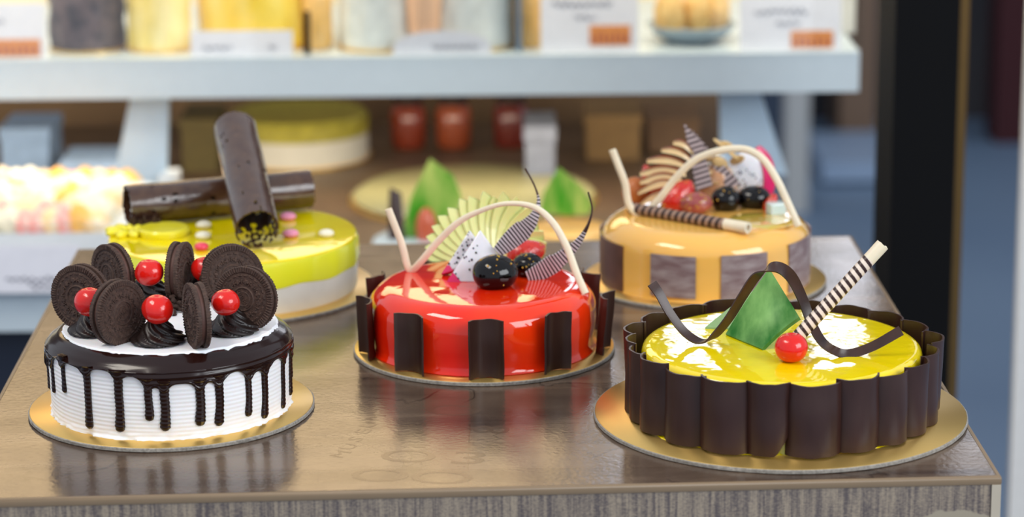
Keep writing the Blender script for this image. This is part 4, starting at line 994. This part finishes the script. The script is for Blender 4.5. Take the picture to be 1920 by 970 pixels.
# green plates
Yb = onz(1430, 657, zY); Yl = onz(1362, 629, zY)
def warp_plate(q4, th, label, mt):
    """quadrilateral plate, corners bottom, right, top, left, gently bowed"""
    b_, r_, t_, l_ = q4; n_ = 12; F_ = []; nn = (r_ - b_).cross(l_ - b_).normalized()
    def P(u, v): p = b_ * (1 - u) * (1 - v) + r_ * u * (1 - v) + t_ * u * v + l_ * (1 - u) * v; return p + nn * (.0012 * math.sin(u * PI))
    for s_ in (1, -1): F_.append([[P(i / n_, j / n_) + nn * (s_ * th / 2) for j in range(n_ + 1)] for i in range(n_ + 1)])
    mb = MB(); mb.grid(F_[0]); mb.grid(F_[1], flip=True)
    def edge(f):
        A_ = [f(F_[0], k) for k in range(n_ + 1)]; B_ = [f(F_[1], k) for k in range(n_ + 1)]; mb.grid([A_, B_])
    edge(lambda G_, k: G_[0][k]); edge(lambda G_, k: G_[n_][k]); edge(lambda G_, k: G_[k][0]); edge(lambda G_, k: G_[k][n_])
    o = obj('chocolate_plate', mb, mt, origin=b_); return tag(o, label, 'chocolate decoration')
q = [Yb, at(1500, 597, Yb.y + .012), at(1444, 506, Yb.y + .036), Yl]
warp_plate(q, .0026, 'green marbled chocolate square standing under the dark ribbon', M_green)
Yl2 = onz(1322, 617, zY)
q = [at(1400, 620, Yl2.y - .004), at(1490, 612, Yl2.y + .010), at(1440, 530, Yl2.y + .016), Yl2]
warp_plate(q, .0024, 'paler green chocolate square half hidden behind the marbled one', M_green_b)
# ribbon
def ribbon_dir(t):
    K_ = [(0, (.8, .5, .35)), (.2, (.75, .55, .3)), (.26, (.4, .8, .1)), (.32, (.8, .55, -.4)), (.46, (.85, .5, -.3)), (.53, (.3, .8, .55)), (.6, (.8, .5, .3)), (.78, (.75, .6, .3)), (.86, (.3, .6, .7)), (.93, (.1, .35, .95)), (1, (.1, .3, .95))]
    for (a, p), (b_, q) in zip(K_, K_[1:]):
        if t <= b_:
            u = (t - a) / (b_ - a); u = u * u * (3 - 2 * u); return tuple(x * (1 - u) + y * u for x, y in zip(p, q))
    return K_[-1][1]
pts = [(1222, 532), (1236, 552), (1256, 588), (1284, 624), (1312, 641), (1336, 634), (1366, 600), (1394, 555), (1420, 518), (1452, 502), (1480, 516), (1502, 556), (1520, 604), (1540, 640), (1564, 658), (1592, 664), (1636, 650), (1690, 620)]
Y0 = onz(1312, 646, zY).y; Y1 = onz(1580, 668, zY).y
P = []
for i, (x, y) in enumerate(pts):
    u = max(0, min(1, (i - 4) / 10)); Yq = Y0 + (Y1 - Y0) * u
    if i < 4: Yq += .003 * (4 - i)
    if 9 < i < 14: Yq += .024 * math.sin((i - 9) / 5 * PI)
    P.append(at(x, y, Yq))
for p in P: p.z = max(p.z, zY + .0008)
tag(obj('chocolate_ribbon', MB().ribbon(spline(P, 130), ribbon_dir, lambda t: .0074 * (1 - .15 * math.sin(t * 9)), .0011), M_choc, origin=P[4]), 'dark chocolate ribbon looping in a wave over the yellow cake', 'chocolate decoration')
# striped wafer roll
def roll(A_, B_, r, tipf, label, mt, tipm, name='wafer_roll'):
    t = thing(name, label, 'wafer roll', A_); A_, B_ = Vector(A_), Vector(B_)
    M_ = A_.lerp(B_, 1 - tipf); K = 40
    obj('striped_shell', MB().tube([A_.lerp(M_, i / K) for i in range(K + 1)], r, 24), mt, t)
    n_ = 24; d = (B_ - A_).normalized(); a_ = Vector((0, 1, 0)); a_ = (a_ - d * a_.dot(d)).normalized(); b_ = d.cross(a_); rows = []
    L_ = (B_ - M_).length
    for q_, rr in ((0, 1), (.3, 1), (.85, 1.02), (1, 1.0), (1, .55), (.7, .5)):
        row = []
        for j in range(n_):
            th = 2 * PI * j / n_; jag = .0012 * nz(math.cos(th) * 3, math.sin(th) * 3, 2) if q_ == 1 else 0
            row.append(M_ + d * (L_ * q_ + jag) + a_ * (r * rr * math.cos(th)) + b_ * (r * rr * math.sin(th)))
        rows.append(row)
    mb = MB(); mb.grid(rows, close=True, flip=True); mb.f.append(tuple(len(mb.v) - n_ + j for j in range(n_))); mb.m.append(0)
    obj('white_tip', mb, tipm, t); return t
A_ = at(1494, 634, onz(1488, 660, zY).y)
roll(A_, at(1655, 459, A_.y + .012), .0046, .16, 'brown and white striped wafer roll leaning out over the yellow cake', M_straw_st, M_white_choc)
p = onz(1484, 652, zY + .0095); cherry((p.x, p.y, zY + .0095), .0112, 'bright red cherry at the foot of the striped wafer roll', 9.7, None)

# ======== 5. caramel cake
k5 = thing('caramel_glaze_cake', 'shiny caramel cake with square marbled chocolate sheets on its side', 'cake', (C5.x, C5.y, ZB))
c5 = (C5.x, C5.y, 0); zK = .9565
prof = [(.0868, ZB), (.0860, ZB + .002), (.0862, .93), (.0858, .938)]
for i in range(1, 13):
    a_ = PI / 2 * i / 12; prof.append((.0648 + .021 * math.cos(a_), .938 + (zK - .938) * math.sin(a_)))
for r_ in (.045, .02, .0005): prof.append((r_, zK + .0005))
obj('cake_body', MB().lathe(prof, 160, c5, cap=False), M_car, k5)
def sheet(ph, wdeg, z0, z1, r, tilt=0):
    rows = []; n_ = 12
    for i in range(n_ + 1):
        a_ = math.radians(ph + wdeg * (i / n_ - .5)); e = Vector((math.sin(a_), -math.cos(a_), 0)); c_ = Vector((C5.x, C5.y, 0))
        rows.append([c_ + e * r + Vector((0, 0, z0)), c_ + e * (r + .0014) + Vector((0, 0, z0)), c_ + e * (r + .0014 + tilt) + Vector((0, 0, z1)), c_ + e * (r + tilt) + Vector((0, 0, z1))])
    mb = MB(); mb.grid(rows, close=True); mb.f += [(0, 1, 2, 3), tuple(4 * n_ + k for k in (3, 2, 1, 0))]; mb.m += [0, 0]; return mb
for i, (ph, wd, z0, z1, mt) in enumerate(((-21.5, 25, ZB + .004, .9415, M_transfer), (17.3, 26, ZB + .001, .9425, M_transfer), (60, 27, ZB + .001, .9445, M_transfer), (-68, 28, ZB + .001, .9425, M_transfer_d), (104, 26, ZB, .944, M_transfer), (-112, 26, ZB, .943, M_transfer), (148, 26, ZB, .943, M_transfer), (-156, 26, ZB, .943, M_transfer))):
    obj('chocolate_sheet', sheet(ph, wd, z0, z1, .0862), mt, k5)
Yk = C5.y
# glazed kiwi patches
p = onz(1425, 412, zK + .0006); mb = MB().lathe([(.028, -.001), (.025, .0006), (.018, .0010), (.001, .0012)], 48, (p.x, p.y, zK)); obj('kiwi_patch', mb, mat('kiwi_under_glaze', (206, 190, 76), rough=.1, coat=1, var=.8, var_rgb=(240, 182, 84)), k5)
w0 = onz(1204, 402, zK + .001); w1 = onz(1498, 428, zK - .001)
pts = [(1148, 281), (1160, 312), (1172, 344), (1180, 385), (1202, 402), (1232, 378), (1268, 333), (1304, 300), (1348, 283), (1396, 280), (1430, 298), (1456, 336), (1476, 378), (1497, 424)]
P = [at(x, y, w0.y + (0 if i <= 4 else (w1.y - w0.y) * (i - 4) / 9)) for i, (x, y) in enumerate(pts)]
tag(obj('white_chocolate_strand', MB().tube(spline(P, 110), .0030, 12, sx=.6, sy=1), M_white_choc, origin=w0), 'white chocolate strand arching over the fruit on the caramel cake', 'chocolate decoration')
A_ = onz(1182, 390, zK + .005); B_ = onz(1403, 428, zK + .0048)
roll(A_, B_, .0046, .19, 'striped brown wafer roll lying flat on the caramel cake', M_straw_st2, M_white_choc)
# red apple crescents
fan = [((1200, 383), (1262, 372), 14), ((1196, 362), (1268, 352), 14), ((1200, 342), (1278, 345), 16), ((1200, 326), (1286, 335), 16), ((1213, 302), (1292, 322), 14), ((1240, 282), (1298, 310), 13), ((1262, 268), (1300, 296), 12)]
Yf = onz(1240, 392, zK).y
for i, ((x0, y0), (x1, y1), hh) in enumerate(fan):
    K = 18; Y_ = Yf + .004 + i * .002; inn = []; out = []; mid = []
    for k in range(K + 1):
        u = k / K; x = x0 + (x1 - x0) * u; y = y0 + (y1 - y0) * u - 22 * math.sin(u * PI * .8) * .6; ww = hh * math.sin(PI * (u * .85 + .07)) ** .6
        out.append((x, y - ww * .55)); mid.append((x, y - ww * .3)); inn.append((x, y + ww * .62))
    def stripf(a, b_, th=.0022):
        rows = []
        for (xa, ya), (xb_, yb_) in zip(a, b_): rows.append([at(xa, ya, Y_ - th), at(xb_, yb_, Y_ - th - .0015), at(xb_, yb_, Y_ + th - .0015), at(xa, ya, Y_ + th)])
        m_ = MB(); m_.grid(rows, close=True); m_.f += [(3, 2, 1, 0), tuple(4 * K + q_ for q_ in range(4))]; m_.m += [0, 0]; return m_
    t = thing('red_apple_slice', 'curved red skinned apple slice fanned on the caramel cake', 'apple slice', at(x0, y0, Y_), 'fanned red apple slices on the caramel cake')
    obj('flesh', stripf(mid, inn), M_pear, t, sharp=60); obj('peel', stripf(out, mid), M_pearskin, t, sharp=60)
def tri(pts, Y, label, grp=None):
    P = [at(x, y, Y + dy) for x, y, dy in pts]; nn = (P[1] - P[0]).cross(P[2] - P[0]).normalized() * .0008; n_ = len(P)
    axd = (P[0] - (P[1] + P[2]) / 2).normalized(); uv = [((p - P[0]).dot(axd), 0) for p in P] * 2
    mb = MB(); mb.add([p - nn for p in P] + [p + nn for p in P], [tuple(range(n_))[::-1], tuple(range(n_, 2 * n_))] + [(i, (i + 1) % n_, n_ + (i + 1) % n_, n_ + i) for i in range(n_)], uv)
    return tag(obj('chocolate_triangle', mb, M_stripe_b, origin=P[1]), label, 'chocolate decoration', grp)
Yt = onz(1320, 385, zK).y
tri([(1282, 231, .012), (1306, 358, 0), (1336, 348, 0), (1318, 268, .01)], Yt, 'tall striped chocolate triangle standing nearest the strawberry on the caramel cake')
tri([(1296, 242, .016), (1362, 352, .004), (1390, 346, .004)], Yt + .004, 'striped chocolate triangle slanting behind the black cherries on the caramel cake')
M_almond = mat('almond_flake', (226, 190, 130), rough=.5, var=.4)
rng = random.Random(4)
for i, (x, y) in enumerate(((1312, 318), (1330, 330), (1348, 268), (1362, 275), (1350, 305), (1374, 290), (1382, 300), (1340, 345), (1326, 300))):
    p = at(x, y, Yt + .012); M = Matrix.Rotation(rng.uniform(0, 3), 3, (rng.random(), 1, rng.random()))
    tag(obj('almond_flake', MB().ell(p, (.0075, .0012, .0048), 16, 8, M), M_almond, origin=p), 'thin almond flake in the heap behind the striped triangles', 'almond flake', 'almond flakes on the caramel cake')
p = at(1345, 340, Yt + .018); mb = MB().ell((p.x, p.y, zK + .012), (.017, .011, .019), 24, 16, fn=lambda v: v * (1 + .12 * nz(v.x * 120, v.y * 120, v.z * 120))); tag(obj('poached_pear', mb, mat('amber_pear', (196, 140, 96), rough=.25, coat=.6, var=.7, var_rgb=(232, 214, 190), vscale=50), origin=(p.x, p.y, zK)), 'amber poached pear piece behind the striped triangles', 'fruit')
strawb(1274, 368, zK + .012, .0125, .016, (.5, 0, .6), 'halved strawberry between the white strand and the pink grape', 8)
strawb(1222, 340, zK + .018, .008, .015, (-.4, .2, .9), 'strawberry piece poking out behind the red apple slices', 9)
z = zK + .0085; p = onz(1305, 381, z); t = thing('pink_grape', 'pink brown grape dusted with gold in front of the strawberry', 'fruit', (p.x, p.y, zK))
obj('fruit_body', MB().ell(p, (.0138, .010, .0092), 32, 20), M_grape, t); o = obj('gold_flecks', flecks(t, p, (.0138, .010, .0092), 40, 6, Vector((-.1, -.8, .5))), M_fleck, t); o['kind'] = 'stuff'
blackfruit(1361, 374, (.0125, .0125, .0115), zK, 'glossy black cherry next to the pink grape on the caramel cake', 7, nfl=5)
blackfruit(1413, 371, (.0140, .0125, .0105), zK, 'glossy black cherry nearest the pale jelly cube on the caramel cake', 8, nfl=5)
# dragon fruit slice with skin
Y_ = onz(1400, 380, zK).y + .012; p = at(1404, 328, Y_)
t = thing('dragon_fruit_slice', 'white seeded dragon fruit slice with bright pink skin on the caramel cake', 'fruit', (p.x, p.y, zK))
obj('flesh', MB().ell(p, (.0175, .006, .0205), 32, 20), M_dragon, t)
rng = random.Random(2); 
for k in range(30):
    a_, q_ = rng.uniform(0, 6.28), math.sqrt(rng.random()) * .8; v = Vector((.0175 * q_ * math.cos(a_), -.006 * math.sqrt(1 - q_ * q_), .0205 * q_ * math.sin(a_)))
    obj('seed', MB().ell(p + v, (.0007, .0006, .0008), 8, 6), M_seed, t)
P = [at(x, y, Y_ - .002) for x, y in ((1420, 276), (1434, 298), (1441, 325), (1440, 355), (1432, 378))]
obj('pink_skin', MB().ribbon(spline(P, 30), (1, .4, 0), lambda t_: .0105 * (math.sin(PI * (t_ * .9 + .07)) ** .6), .004), M_dskin, t)
strawb(1446, 382, zK + .006, .0055, .009, (.3, 0, .8), 'small red strawberry tip below the pink dragon fruit skin', 12)
z = zK; p = onz(1455, 402, zK); mb = MB().box((-.007, -.006, 0), (.007, .006, .010), Matrix.Translation((p.x, p.y, zK)) @ Matrix.Rotation(.3, 4, 'Z'))
o = tag(obj('jelly_cube', mb, mat('pale_jelly', (214, 230, 224), rough=.15, coat=.5, sss=.4), origin=(p.x, p.y, zK)), 'pale jelly cube beside the strand end on the caramel cake', 'jelly cube')
bv = o.modifiers.new('round', 'BEVEL'); bv.width = .0015; bv.segments = 3
z = zK + .012; p = onz(1192, 362, z); tag(obj('physalis', MB().ell((p.x, p.y + .012, zK + .010), (.011, .010, .013), 24, 16), mat('orange_fruit', (196, 112, 54), rough=.4, var=.5), origin=(p.x, p.y + .012, zK)), 'orange fruit half hidden behind the white strand end and apple slices', 'fruit')
for (x, y) in ((1244, 352),):
    p = onz(x, y + 30, zK); P = [at(1240, 378, p.y + .004), at(1232, 356, p.y + .004), at(1246, 342, p.y + .006), at(1256, 360, p.y + .004)]
    tag(obj('mint_leaf', MB().slab(P, .0012), mat('mint_green', (58, 96, 40), rough=.5)), 'small dark green leaf between the apple slices and the strawberry', 'leaf')
